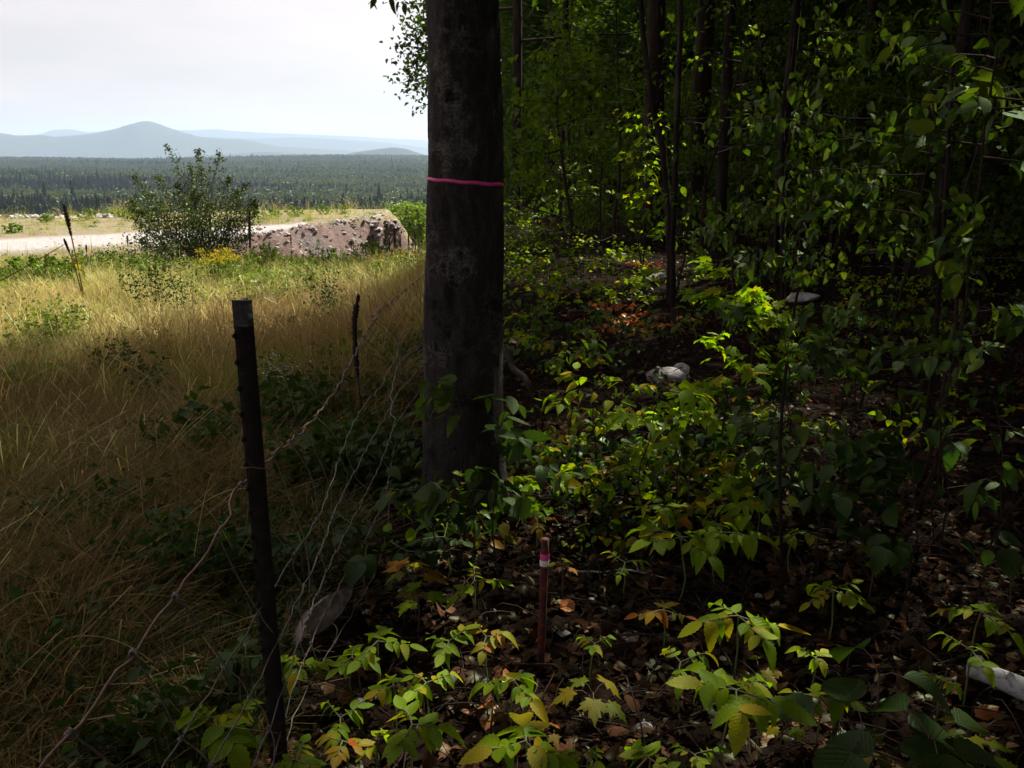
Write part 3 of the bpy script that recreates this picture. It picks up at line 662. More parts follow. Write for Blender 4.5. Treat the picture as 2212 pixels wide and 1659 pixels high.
# ================================================================== THE BIG TREE IN FRONT
def big_bark():
    m, N, Lk = mat_new('mottled_grey_bark')
    v = coord(N, Lk, 1.0); vs_ = coord(N, Lk, 1.0, stretch=(1, 1, 0.3)); vh = coord(N, Lk, 1.0, stretch=(.5, .5, 3.5))
    f = noise(N, Lk, vs_, 34, 10, 0.75); f2 = noise(N, Lk, v, 3.0, 9, 0.7); f3 = noise(N, Lk, vh, 14, 7, 0.7); f4 = noise(N, Lk, v, 6.0, 10, 0.75); f5 = noise(N, Lk, v, 90, 6, .7)
    def mask(x, a, b, k=1.0): return ramp(N, Lk, x, [(a, (0, 0, 0)), (b, (k, k, k))])
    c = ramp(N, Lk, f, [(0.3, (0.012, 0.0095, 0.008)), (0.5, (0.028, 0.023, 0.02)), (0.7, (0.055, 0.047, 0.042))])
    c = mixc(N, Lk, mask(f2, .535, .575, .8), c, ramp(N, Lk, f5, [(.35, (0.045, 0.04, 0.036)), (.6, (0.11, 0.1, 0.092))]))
    c = mixc(N, Lk, mask(f4, .56, .6, .92), c, (0.006, 0.005, 0.004))
    c = mixc(N, Lk, mask(f3, .6, .63, .7), c, (0.018, 0.014, 0.012))
    c = mixc(N, Lk, 1.0, c, ramp(N, Lk, f5, [(.3, (.55, .55, .55)), (.7, (1.4, 1.4, 1.4))]), 'MULTIPLY')
    hgt = mixc(N, Lk, 0.45, mixc(N, Lk, .5, f, f5), mixc(N, Lk, .5, f4, f3))
    p = N.new('ShaderNodeBsdfPrincipled'); o = N.new('ShaderNodeOutputMaterial'); Lk(c, p.inputs['Base Color']); p.inputs['Roughness'].default_value = .9
    p.inputs['Specular IOR Level'].default_value = 0.2
    Lk(bumpn(N, Lk, hgt, 1.0, .03), p.inputs['Normal']); Lk(p.outputs[0], o.inputs['Surface']); return m
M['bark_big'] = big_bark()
def big_tree():
    YT = 3.62
    b = at(996, 1130, y=YT); x0 = b.x; bz = float(G(x0, YT))
    tr = thing('big_tree', 'large grey barked tree with a pink tape round its trunk, standing against the wire fence', 'tree', (x0, YT, bz))
    n = 210; ns = 96; zs = np.concatenate([np.linspace(-0.2, 3.4, n - 30), np.linspace(3.5, 15, 30)])
    a = np.linspace(0, 2 * np.pi, ns, endpoint=False)
    A, Z = np.meshgrid(a, zs)
    rad = np.interp(Z, [-0.2, 0, 0.25, 0.6, 1.2, 2.0, 3.4, 8, 15], [.235, .195, .176, .166, .158, .153, .148, .11, .03])
    root = 0.03 * np.exp(-np.clip(Z, 0, 9) / 0.16) * (np.cos(A * 5 + .6) + .4 * np.cos(A * 3 + 2))
    lump = 0.009 * np.sin(A * 2 + Z * 2.1) + 0.006 * np.sin(A * 3 - Z * 3.3 + 1) + 0.003 * np.sin(A * 7 + Z * 9) * np.sin(Z * 5) + 0.0016 * np.sin(A * 15 + Z * 23 + 3 * np.sin(Z * 7 + A))
    lump = lump + 0.0025 * np.sin(Z * 17 + 2 * np.sin(A * 2)) * np.sin(A * 4 + Z * 3) + 0.002 * rng.normal(0, 1, A.shape) * .35
    # knots and scars with rims
    scar = np.zeros_like(A)
    for sa, sz_, sw, sh, dp in [(4.6, 2.05, .22, .035, -.014), (4.75, 1.86, .16, .022, -.012), (4.5, 1.82, .1, .05, -.01), (4.55, 2.5, .2, .03, -.01), (4.4, 1.0, .18, .06, -.016), (4.35, .86, .12, .03, -.012), (4.85, .74, .25, .03, -.012), (4.3, 1.3, .14, .1, -.008), (5.1, 2.3, .15, .03, .008), (4.1, 0.55, .2, .08, -.01)]:
        q = ((A - sa) / sw) ** 2 + ((Z - sz_) / sh) ** 2
        scar += dp * (np.exp(-q) - 0.55 * np.exp(-((np.sqrt(q) - 1.5) ** 2) / .12) * .6)
    rr = rad + root + lump + scar
    ox = 0.02 * np.sin(Z * .9 + .5) + 0.012 * Z; oy = 0.01 * np.sin(Z * 1.2)
    V = np.stack([ox + rr * np.cos(A), oy + rr * np.sin(A), Z], -1).reshape(-1, 3)
    i = np.arange(n - 1)[:, None] * ns; j = np.arange(ns)[None]; j2 = (j + 1) % ns
    F = np.stack([i + j, i + j2, i + ns + j2, i + ns + j], -1).reshape(-1, 4)
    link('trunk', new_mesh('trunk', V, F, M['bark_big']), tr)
    # limbs and crown high above the picture
    br = []; P = []
    for k in range(18):
        z = 5.2 + k * 0.52; s = np.array([0.02 + .012 * z, 0, z]); aa = k * 2.4; L_ = 3.6 * (1.1 - k / 26)
        e = s + [math.cos(aa) * L_, math.sin(aa) * L_, L_ * .35]; w = stem_curve(s, e, .12, 6); br.append(tube(w, np.linspace(.06, .01, 6), 5))
        u = rng.uniform(.2, 1.05, 24) ** .8; P.append(s + (e - s) * u[:, None] + rng.normal(0, .36, (24, 3)) * [1.5, 1.5, .9])
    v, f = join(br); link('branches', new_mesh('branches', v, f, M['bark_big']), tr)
    P = np.concatenate(P); k = canopy_keep(P + [x0, YT, bz]); P = P[k]; m = len(P)
    scatter('crown', lib_canopy, P, np.stack([rng.normal(0, .3, m), rng.normal(0, .3, m), rng.uniform(0, 6.28, m)], 1), rng.uniform(.8, 1.3, m), rng.integers(0, 4, m), tr, kind='stuff')
    # pink tape round the trunk
    zt = at(996, 395, y=YT - .16).z - bz
    def ring(z, hw, lift):
        aa = np.linspace(0, 2 * np.pi, 64, endpoint=False)
        rz = np.interp(z, zs, np.arange(n)); row = int(round(float(rz)))
        Vr = V.reshape(n, ns, 3)[row]
        idx = (aa / (2 * np.pi) * ns).astype(int) % ns; c = Vr[idx]
        ctr = Vr.mean(0); d = c - ctr; d[:, 2] = 0; d /= np.linalg.norm(d, axis=1)[:, None]
        tilt = 0.012 * np.cos(aa + 2.9) 
        out = []
        for zz, l2 in ((-hw, 0), (-hw, lift), (hw, lift), (hw, 0)):
            q = ctr + d * (np.linalg.norm((c - ctr)[:, :2], axis=1)[:, None] + 0.0015 + l2); q[:, 2] = z + zz + tilt + 0.0015 * np.sin(aa * 9); out.append(q)
        VV = np.concatenate(out); jj = np.arange(64); j2_ = (jj + 1) % 64
        FF = np.concatenate([np.stack([s_ * 64 + jj, s_ * 64 + j2_, ((s_ + 1) % 4) * 64 + j2_, ((s_ + 1) % 4) * 64 + jj], 1) for s_ in range(4)])
        return VV, FF
    tp = surf_mat('pink_tape', [(0.3, (0.55, 0.035, 0.17)), (0.7, (0.72, 0.07, 0.28))], 30, .45, .2, .002, spec=.5)
    me = new_mesh('pink_tape', *ring(zt, .0068, .0008), mat=tp)
    o = link('pink_tape', me, None, (x0, YT, bz), label='thin pink flagging tape tied round the big grey trunk', category='tape')
    return tr, x0, YT, tp
bigt, BX, BY, TAPE = big_tree()

# ================================================================== FOREST TREES
vis = [  # px at eye row, distance, radius, height, lean x, label
    (1112, 21, .135, 15, .002, 'slim straight trunk next on the right of the big grey tree'),
    (1186, 24, .13, 16, .0, 'dark trunk with leaves round it, second right of the big tree'),
    (1206, 19, .075, 13, .02, 'thin pale streaked trunk just beside the dark second trunk'),
    (1268, 26, .14, 16, .0, 'dark distant trunk behind hanging leaves near the top middle'),
    (1305, 29, .11, 15, -.005, 'faint thin distant trunk left of the thick brown one'),
    (1412, 16.5, .2, 17, -.006, 'thick brown furrowed trunk in the middle of the wood'),
    (1512, 18, .22, 17, .004, 'thick black shaded trunk behind the thin stem'),
    (1695, 13, .08, 13, .01, 'slim trunk half hidden by hanging beech leaves'),
    (1850, 15, .16, 15, .0, 'dark trunk deep behind the right hand leaves'),
    (2010, 12, .1, 13, -.01, 'black slim trunk among leaves toward the right edge'),
    (2150, 14, .17, 15, .0, 'shaded trunk near the right edge of the wood'),
    (1600, 23, .15, 16, .0, 'far dark trunk seen between hanging leaves'),
    (1360, 33, .16, 16, .0, 'farthest dim trunk left of the thick brown tree'),
]
for px, y, r0, h, ln, lab in vis:
    p = at(px, 336, y=y); forest_tree(p.x, y, r0, h, lab, (ln, 0), cb=4.6 if y > 20 else 5.4, cr=3.0)
hidden = []
cand = [(rng.uniform(0.6, 26), rng.uniform(-13, 44)) for _ in range(4000)]
for x, y in cand:
    if len(hidden) > 66: break
    inview = y > 0 and abs(x) / max(y, .1) < 0.66
    if inview and y < 17: continue
    if x < 0.2 + (2.2 if y > 10 else 0): continue
    if (x - BX) ** 2 + (y - BY) ** 2 < 9 or x * x + y * y < 5: continue
    if all((x - a) ** 2 + (y - b) ** 2 > 2.6 ** 2 for a, b in hidden): hidden.append((x, y))
for i, (x, y) in enumerate(hidden):
    forest_tree(x, y, rng.uniform(.09, .17), rng.uniform(13, 17), 'tall broadleaf tree with a dense crown standing among others of the dark wood', cr=3.1, cb=4.8)
# trees added so their roof of leaves shades the near ground (their trunks stand just outside the picture)
for x, y in [(3.6, 1.2), (5.4, 5.6), (7.4, 8.6), (2.4, -2.0), (-1.8, -3.5), (-4.5, -2.5), (0.6, -5.5), (8.8, 3.2), (6.6, -1.6)]:
    forest_tree(x, y, .14, 15, 'unseen tall tree added so its leaf roof shades the near ground', cr=3.6, cb=5.2, n=800)

for x, y in [(5.2, 10.5), (7.6, 11.5), (9.8, 12.5), (4.4, 14.2), (7.9, 15.4), (3.0, 12.4), (11.5, 15), (10.4, 9.4)]:  # added to close gaps in the leaf roof and darken the floor
    forest_tree(x, y, .085, 14, 'slim straight tree added among the right hand leaves to deepen the shade', cr=3.3, cb=4.6, n=760)

# the edge tree whose sprays show left of the big trunk
def edge_tree():
    y = 15.0; x = at(985, 336, y=y).x
    bz = float(G(x, y)); t = thing('edge_tree', 'tree behind the big trunk with leafy sprays reaching over the bright sky', 'tree', (x, y, bz))
    link('trunk', new_mesh('trunk', *tube([(0, 0, q) for q in np.linspace(-.2, 12, 14)], np.linspace(.13, .04, 14), 10, .04), mat=M['bark']), t)
    P = []; tw = []
    sprays = [(870, 10, 60), (880, 60, 90), (905, 30, 80), (900, 100, 90), (862, 115, 70), (880, 150, 110), (900, 180, 90), (912, 135, 80), (862, 180, 35), (898, 232, 22), (910, 70, 80), (890, 195, 30), (850, 100, 14), (925, 60, 90), (930, 200, 50), (930, 130, 60)]
    for px, py, n in sprays:
        c = np.array(at(px, py, y=y + rng.uniform(-1, 1))) - [x, y, bz]
        s = np.array([0, 0, c[2] + rng.uniform(-.1, .5)]); w = stem_curve(s, c, .1, 6); tw.append(tube(w, np.linspace(.02, .004, 6), 4))
        u = rng.uniform(.55, 1.06, n)
        P.append(s + (c - s) * u[:, None] + rng.normal(0, .14, (n, 3)) * [1, 1, .8])
    P = np.concatenate(P); m = len(P)
    e = np.stack([rng.normal(-.4, .6, m), rng.normal(0, .6, m), rng.uniform(0, 6.28, m)], 1)
    v, f = replicate(OVS, P, e, rng.uniform(.06, .11, m)); link('foliage', new_mesh('foliage', v, f, M['leaf_canopy']), t, kind='stuff')
    v, f = join(tw); link('branches', new_mesh('branches', v, f, M['twig']), t)
edge_tree()
# twig hanging in from above at top left of the trunk
def top_twig():
    y = 6.0; a = np.array(at(880, -60, y=y)); t = thing('hanging_branch', 'bare drooping twig with a few leaves at the top edge of the sky', 'branch', tuple(a))
    w = stem_curve((0, 0, 0), np.array(at(795, 10, y=y)) - a, .1, 8); w2 = stem_curve(w[3], np.array(at(850, 28, y=y)) - a, .1, 6)
    w0 = stem_curve((0, 0, 0), np.array([BX + .1, BY, 6.0]) - a, .05, 6)
    v, f = join([tube(w, np.linspace(.006, .002, 8), 5), tube(w2, np.linspace(.004, .0015, 6), 5), tube(w0, np.linspace(.007, .03, 6), 5)]); link('stem', new_mesh('stem', v, f, M['twig']), t)
    for px, py in [(800, 2), (812, -2), (850, 5), (862, 3), (875, 8), (868, -5), (842, -4), (885, 2)]:
        p = np.array(at(px, py, y=y)) - a; put_leaf(t, p, (rng.uniform(-1.4, -.6), rng.uniform(-.4, .4), rng.uniform(0, 6)), .07, 'ov', 'leaf_canopy')
top_twig()

# understory behind: leafy small trees filling the wood
def understory(x, y, h, r, label, n=140, zlow=.3):
    bz = float(G(x, y)); t = thing('understory_tree', label, 'small tree', (x, y, bz), 0, 'small leafy trees in the wood')
    st = stem_curve((0, 0, -.1), (rng.uniform(-.4, .4), rng.uniform(-.4, .4), h), .06, 8)
    br = [tube(st, np.linspace(.035, .008, 8), 6)]; P = []
    nb = 9
    for k in range(nb):
        zz = zlow + (h - zlow) * (k + .6) / nb; a = k * 2.4 + x; s = np.array([np.interp(zz, st[:, 2], st[:, 0]), np.interp(zz, st[:, 2], st[:, 1]), zz])
        L_ = r * (1.1 - .5 * k / nb); e = s + [math.cos(a) * L_, math.sin(a) * L_, rng.uniform(-.1, .25) * L_]
        w = stem_curve(s, e, .1, 5); br.append(tube(w, np.linspace(.012, .003, 5), 4))
        m = n // nb; u = rng.uniform(.15, 1.05, m); P.append(s + (e - s) * u[:, None] + rng.normal(0, .16, (m, 3)) * [1.3, 1.3, .5])
    v, f = join(br); link('stem', new_mesh('stem', v, f, M['twig']), t)
    P = np.concatenate(P); W = P + [x, y, bz]; k = (W[:, 0] > -0.062 * W[:, 1] + .3) & canopy_keep(W + [0, 0, 0.0]) ; P = P[k]; m = len(P)
    scatter('foliage', lib_under, P, np.stack([rng.normal(0, .35, m), rng.normal(0, .35, m), rng.uniform(0, 6.28, m)], 1), rng.uniform(.75, 1.25, m), rng.integers(0, 4, m), t, kind='stuff')
US = 'leafy understory tree among the many that fill the dark wood'
cnt = 0
for _ in range(1600):
    y = 11 + 27 * random.random() ** .9; x = random.uniform(0.35, 0.66 * y + 2)
    if x < 0.03 * y + .5: continue
    if 'pl' not in globals(): pl = []
    if all((x - a) ** 2 + (y - b) ** 2 > (1.25 + .03 * y) ** 2 for a, b in pl):
        pl.append((x, y)); cnt += 1
        understory(x, y, random.uniform(2.4, 6.5) if y > 13 else random.uniform(1.2, 3.6), random.uniform(.9, 1.6), US)
    if cnt > 118: break
# deep wood: the mass of leaves far inside the forest
def deep_wood():
    n = 20000; y = rng.uniform(34, 62, n); x = rng.uniform(-0.02, .72, n) * y + .6; z = rng.uniform(0, 1, n) ** .8 * 15
    P = np.stack([x, y, G(x, y) + z], 1)
    scatter('deep_wood_foliage', lib_canopy, P, np.stack([rng.normal(0, .4, n), rng.normal(0, .4, n), rng.uniform(0, 6.28, n)], 1), rng.uniform(1.4, 2.4, n), rng.integers(0, 4, n), kind='stuff',
            label='dark mass of leaves closing the view deep inside the wood', category='foliage')
deep_wood()

# ================================================================== MEADOW
def grass_clump(seed, mat_h, n=42, rad=.16, h=(.25, .6), w=.0022, lean=.5, seedhead=.2, wind=(.12, -.05)):
    r = np.random.default_rng(seed); V = []; F = []; c = 0
    for _ in range(n):
        a = r.uniform(0, 6.28); q = rad * math.sqrt(r.uniform()); b = np.array([q * math.cos(a), q * math.sin(a), -.02])
        H = r.uniform(*h); d = np.array([math.cos(a), math.sin(a), 0]) * r.uniform(.1, lean) * H + np.array([wind[0], wind[1], 0]) * H * r.uniform(0, 2)
        sd = np.array([-math.sin(a + r.uniform(-1, 1)), math.cos(a), 0]); sd /= np.linalg.norm(sd); m = 4
        head = r.uniform() < seedhead; wv = r.uniform(.6, 1.2) if r.uniform() < .85 else 2.4
        H *= r.choice([.6, 1, 1, 1.25])
        for k in range(m + 1):
            t = k / m; p = b + d * t ** 1.9 + [0, 0, H * (t - .28 * t * t * (np.linalg.norm(d) / H))]
            ww = w * wv * (1 - .75 * t) if not head else w * (.5 if t < .7 else 2.2)
            V += [p - sd * ww, p + sd * ww]
            if k: F.append([c + 2 * k - 2, c + 2 * k - 1, c + 2 * k + 1, c + 2 * k])
        c += 2 * (m + 1)
    return np.array(V), np.array(F)
_g = []
for i in range(4): _g.append(new_mesh('g', *grass_clump(i, 0, 60, .18, (.25, .6), .0013, .9, .35), mat=M['grass_gold']))
for i in range(2): _g.append(new_mesh('g', *grass_clump(10 + i, 0, 60, .17, (.2, .5), .0014, .9, .3), mat=M['grass_brown']))
for i in range(3): _g.append(new_mesh('g', *grass_clump(20 + i, 0, 50, .16, (.15, .42), .0019, .8, .03), mat=M['grass_green']))
for i in range(2): _g.append(new_mesh('w', *leaf_ball(OVS, 26, .2, .075, .5, .5, seed=70 + i), mat=M['leaf_weed']))
_g.append(new_mesh('w', *leaf_ball(OVS, 30, .2, .06, .6, .6, seed=79), mat=M['leaf_dark']))
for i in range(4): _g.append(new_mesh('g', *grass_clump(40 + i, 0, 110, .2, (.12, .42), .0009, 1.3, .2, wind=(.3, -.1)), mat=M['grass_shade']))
lib_grass = make_lib('grass_clump', _g)      # 0-3 gold, 4-5 brown, 6-8 green, 9-10 weeds, 11 dark weeds
def in_photo(x, y, z, m=60):
    """rough test that a point is inside the picture"""
    dz = z - EYE; dep = y * CP - dz * SP; v = y * SP + dz * CP
    px = 1106 + 1840 * x / np.maximum(dep, .01); py = 829.5 - 1840 * v / np.maximum(dep, .01)
    return (dep > .1) & (px > -m) & (px < 2212 + m) & (py > -m) & (py < 1659 + m), px, py
def meadow():
    P = []
    for n, (x0, x1), (y0, y1) in ((3600, (-3.2, -.55), (.6, 4.2)), (5200, (-7, -.7), (4, 11)), (9000, (-18, -.9), (10, 29.5))):
        P.append(np.stack([rng.uniform(x0, x1, n), rng.uniform(y0, y1, n)], 1))
    P = np.concatenate(P); x, y = P[:, 0], P[:, 1]
    k = (np.abs(x) < .66 * y + 1.2) & (x < -.62 - .03 * y + .12 * wob(x, y, 2)); x, y = x[k], y[k]; n = len(x); z = G(x, y)
    a = wob(x, y, .9, 2) + rng.normal(0, .5, n); b = wob(x, y, .55, 8) + rng.normal(0, .4, n); u = rng.uniform(0, 1, n)
    pick = rng.integers(0, 4, n)
    gr = a > np.where(y < 6, .0, np.where(y > 17, -.25, .1)); pick[gr] = rng.integers(6, 9, gr.sum())
    br = (~gr) & ((b > 1.0) | ((x > -3.8 + .0 * y) & (y > 5.5) & (y < 15) & (u < .62))); pick[br] = rng.integers(4, 6, br.sum())
    wd = ((b < -.3) & (u > np.where(y < 6, .88, .35))) | ((y > 15) & (b < .7) & (u > .45)); pick[wd] = rng.integers(9, 11, wd.sum())
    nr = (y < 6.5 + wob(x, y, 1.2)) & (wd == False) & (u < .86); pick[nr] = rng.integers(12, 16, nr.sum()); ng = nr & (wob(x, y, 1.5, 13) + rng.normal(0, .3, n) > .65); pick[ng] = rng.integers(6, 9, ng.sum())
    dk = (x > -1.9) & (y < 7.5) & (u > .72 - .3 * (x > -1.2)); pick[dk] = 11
    s = rng.uniform(.65, 1.15, n) * np.where((pick >= 9) & (pick < 12), 1.25, 1.0) * np.where((x > -1.3) & (y < 4.5), .6, 1) * np.where((pick < 9) & (y > 9), .95, 1)
    sc = np.stack([s, s, s * np.where(y < 5, .62, .85) * (1 + .3 * wob(x, y, 1.7, 9))], 1)
    sc[(pick >= 9) & (y > 15)] *= 1.6
    rot = np.stack([rng.normal(0, .12, n), rng.normal(0, .12, n), rng.uniform(0, 6.28, n)], 1)
    zz = z + np.where((pick >= 9) & (pick < 12), .06, 0)
    scatter('meadow_grass', lib_grass, np.stack([x, y, zz], 1), rot, sc, pick, kind='stuff', label='golden and green unmown grass with weeds covering the meadow', category='grass')
    # thin scrub of the quarry terrace
    n = 1500; x = rng.uniform(-44, -8.4, n); y = rng.uniform(36, 74, n); ok = (y > np.interp(x, EDGE_X, EDGE_Y) + .5)
    road = np.abs(y - np.interp(x, [-80, -30, -17], [37, 42, 53])) < 5.2
    ok &= ~(road & (x < -13)); ok &= wob(x, y, .3, 3) + rng.normal(0, .5, n) > .1
    x, y = x[ok], y[ok]; n = len(x); pk = np.where(rng.uniform(0, 1, n) < .6, rng.integers(6, 9, n), np.where(rng.uniform(0, 1, n) < .7, rng.integers(9, 11, n), 0))
    scatter('terrace_scrub', lib_grass, np.stack([x, y, G(x, y)], 1), np.stack([np.zeros(n), np.zeros(n), rng.uniform(0, 6, n)], 1), rng.uniform(1.0, 2.6, n), pk, kind='stuff', label='patchy green scrub and tufts growing on the quarry terrace', category='scrub')
meadow()

def poplar_clump(px, py, y, h, r, n_st, n_leaf, label, mat='leaf_poplar', size=.06, name='shrub', cat='shrub', spread=.92, leaders=None):
    p = at(px, py, y=y); x = p.x; bz = float(G(x, y)); t = thing(name, label, cat, (x, y, bz)); st = []; P = []
    for k in range(n_st):
        a = k * 2.4; q = math.sqrt((k + .5) / n_st); e = np.array([math.cos(a) * r * q * spread, math.sin(a) * r * q * spread, h * (1.0 - .4 * q * q) * rng.uniform(.72, 1.08)])
        if leaders and k < len(leaders): e = np.array([leaders[k][0], rng.uniform(-.6, .6), leaders[k][1]])
        w = stem_curve((math.cos(a) * .15 * r, math.sin(a) * .15 * r, -.1), e, .06, 9); st.append(tube(w, np.linspace(.02 * h / 3, .004, 9), 5))
        m = n_leaf // n_st; u = 1 - rng.uniform(0, 1, m) ** 1.25 * .93
        c = np.stack([np.interp(u * 8, np.arange(9), w[:, j]) for j in range(3)], 1)
        wid = r * .30 * np.clip(1.12 - u, .04, 1) ** 1.25
        P.append(c + rng.normal(0, 1, (m, 3)) * wid[:, None] * [1, 1, .8])
    P = np.concatenate(P); P = P[P[:, 2] > .05]; m = len(P)
    v, f = join(st); link('stems', new_mesh('stems', v, f, M['stem_brown']), t)
    e = np.stack([rng.normal(-.5, .7, m), rng.normal(0, .7, m), rng.uniform(0, 6.28, m)], 1)
    v, f = replicate(SIMP, P, e, size * rng.uniform(.7, 1.3, m)); link('foliage', new_mesh('foliage', v, f, M[mat]), t, kind='stuff')
    return t
poplar_clump(425, 545, 23.5, 3.3, 1.95, 32, 16000, 'large dark green poplar clump standing alone at the far edge of the meadow', size=.07,
              leaders=[(-.52, 3.3), (.25, 3.2), (.85, 3.15), (-1.3, 2.55), (1.4, 2.3), (-.9, 2.5), (.55, 2.7), (1.15, 2.5), (-.1, 2.8), (-1.65, 1.9), (1.75, 1.6), (-1.2, 1.6), (1.2, 1.4), (-.4, 2.3), (-1.75, 1.3), (1.6, 1.9), (.2, 2.2), (.7, 1.8), (-.8, 1.7), (1.65, 1.0), (-1.6, .8), (0, 1.4)])
poplar_clump(90, 590, 17.5, .75, .9, 14, 2400, 'bright green leafy bush at the left edge of the meadow below the pale road', 'leaf_weed', .07)
poplar_clump(230, 560, 22, .7, 1.3, 16, 1800, 'low green bramble patch left of the poplar clump', 'leaf_weed', .07)
poplar_clump(575, 560, 22.5, .9, .5, 8, 900, 'small leafy bush just right of the dark pole and poplar clump', 'leaf_weed', .07)
poplar_clump(300, 560, 20, .55, 1.0, 12, 1300, 'low weedy bush in front of the poplar clump, left part', 'leaf_weed', .06)
poplar_clump(400, 560, 20, .5, 1.0, 12, 1300, 'low weedy bush right under the poplar clump', 'leaf_weed', .06)
poplar_clump(700, 560, 23, .85, .55, 8, 800, 'thin pale green bush in front of the quarry bank', 'leaf_weed', .06)
poplar_clump(795, 555, 25, .9, .7, 8, 1000, 'pale green bush below the right end of the quarry bank', 'leaf_weed', .07)
for px, y, h, r_, lab in [(20, 19, .5, .6, 'weedy tuft at the far left edge of the meadow'), (165, 21, .6, .5, 'weedy tuft behind the tall mullein'), (345, 18.5, .5, .7, 'tall weeds right below the left part of the poplar clump'), (520, 20, .7, .6, 'tall weeds between the goldenrod and the dark pole stalk'), (635, 21, .6, .6, 'weeds at the foot of the brown bank, left part'),
                          (665, 20, .45, .5, 'low weeds at the foot of the grey rock spill'), (745, 22, .6, .5, 'weeds at the foot of the bank, right part'), (840, 20, .6, .6, 'tall weeds near the row of dead stalks'), (890, 19, .7, .5, 'tall weeds against the left edge of the big trunk')]:
    poplar_clump(px, 565, y, h, r_, 14, 700, lab, 'leaf_weed', .055, 'weed_tuft', 'weeds')
poplar_clump(836, 540, 50, -1.9 - float(G(at(836, 540, y=50).x, 50)), 1.5, 14, 3800, 'round dark bush at the right tip of the quarry bank', 'leaf_poplar', .16)
poplar_clump(893, 555, 40, -.8 - float(G(at(893, 555, y=40).x, 40)), 1.2, 12, 3200, 'hazy slender tree just left of the big trunk', 'leaf_poplar', .1)
poplar_clump(864, 560, 44, -1.5 - float(G(at(864, 560, y=44).x, 44)), 1.4, 14, 3600, 'grey green bush right of the quarry bank near the big trunk', 'leaf_poplar', .08)
for i, (px, py, y, h, r_) in enumerate([(190, 473, 62, .9, .8), (285, 475, 62, 1.0, .8), (262, 470, 66, .8, .7), (330, 470, 66, .9, .9), (560, 470, 62, 1.2, 1.0), (590, 465, 64, 1.0, .8), (640, 462, 66, .9, .9), (700, 455, 68, .9, .8), (740, 452, 68, .9, .9), (100, 475, 60, .7, .6), (30, 500, 52, .7, .6)]):
    poplar_clump(px, py, y, h, r_, 5, 260, ['small round bush on the terrace left of the poplar clump, above the road', 'bush on the terrace rim right at the left side of the poplar clump', 'lone low bush between two others left of the poplar clump', 'bush on the terrace hidden behind the left of the poplar clump',
        'bush on the terrace close at the right of the poplar clump', 'second terrace bush right of the poplar clump', 'low bush midway along the terrace rim', 'terrace rim bush above the grey rock spill', 'rightmost bush on the terrace rim', 'small bush near the rubble row on the left', 'small bush at the left edge of the terrace'][i], 'leaf_weed', .16, 'terrace_bush', 'bush')
# nearer hillside trees right of the bank
for i, (px, y, h) in enumerate([(846, 118, 11), (858, 135, 13), (870, 112, 10), (884, 140, 15), (900, 120, 12), (914, 135, 15), (930, 118, 13), (838, 150, 14), (865, 165, 18), (892, 170, 19), (945, 130, 14), (960, 145, 16), (905, 100, 8), (880, 96, 7)]):
    p = at(px, 336, y=y); bz = float(G(p.x, y)); hh = max(5, 1.6 - y * math.tan(R(3.3 - .35 * math.sin(i * 2.1))) - bz)
    t = thing('hillside_tree', 'pale green hazy broadleaf tree on the slope beyond the bank, left of the big trunk', 'tree', (p.x, y, bz), 0, 'hazy trees below the quarry bank')
    link('trunk', new_mesh('trunk', *tube([(0, 0, -.5), (0, 0, hh * .6)], [.2, .1], 6), mat=M['bark']), t)
    n = 1500; d = rng.normal(size=(n, 3)); d /= np.linalg.norm(d, axis=1)[:, None]; lump = 1 + .3 * np.sin(d[:, 0] * 5 + i) * np.sin(d[:, 1] * 4 + d[:, 2] * 5 + i)
    P = d * [2.8, 2.8, hh * .36] * (lump * rng.uniform(.6, 1, n))[:, None] + [0, 0, hh * .64]
    v, f = replicate(SIMP, P, np.stack([rng.uniform(-1, 1, n), rng.uniform(-1, 1, n), rng.uniform(0, 6, n)], 1), rng.uniform(.3, .5, n))
    link('crown', new_mesh('crown', v, f, M['leaf_weed']), t, kind='stuff')

def stalk(pts, r, label, mat='mullein_dead', spike=None, leaves=0, name='mullein_stalk', cat='stalk', group=None, knob=0.35, leafmat='leaf_herb_yellow'):
    """pts: world points from the ground up; spike = share of the length, from the top, that is a thick seed spike"""
    pts = [Vector(p) for p in pts]; b = pts[0].copy(); b.z = float(G(b.x, b.y)); t = thing(name, label, cat, b, 0, group)
    q = [(b.x, b.y, b.z - .05)] + [tuple(p) for p in pts[1:]]
    q = np.array(q) - np.array(b); n = 26; tt = np.linspace(0, len(q) - 1, n); w = np.stack([np.interp(tt, np.arange(len(q)), q[:, j]) for j in range(3)], 1)
    w[2:-2] = (w[:-4] + w[1:-3] + w[2:-2] + w[3:-1] + w[4:]) / 5
    link('stem', new_mesh('stem', *tube(w, np.linspace(r, r * .6, n), 7, .1), mat=M['mullein_stem'] if leaves else M['stem_brown']), t)
    if spike:
        k0 = int(n * (1 - spike)); m = 60; ts = np.linspace(k0, n - 1, m); s = np.stack([np.interp(ts, np.arange(n), w[:, j]) for j in range(3)], 1)
        prof = r * 2.1 * np.sin(np.linspace(.25, 2.95, m)) ** .45 * (1 + knob * rng.uniform(-1, 1, m)); prof[-1] = r * .5
        link('seed_spike', new_mesh('seed_spike', *tube(s, prof, 9, .25), mat=M[mat]), t)
    for k in range(leaves):
        i = int(n * (.04 + .5 * k / leaves)); a = k * 2.4
        put_leaf(t, w[i], (rng.uniform(-1.3, .1), rng.uniform(-.3, .3), a), rng.uniform(.07, .15), 'ov', leafmat)
    return t
stalk([at(185, 665, y=12.5), at(172, 590, y=12.5), at(152, 500, y=12.5), at(138, 440, y=12.5)], .014, 'tall leaning mullein with a dark dead spike and drooping yellow leaves at the left', spike=.36, leaves=11)
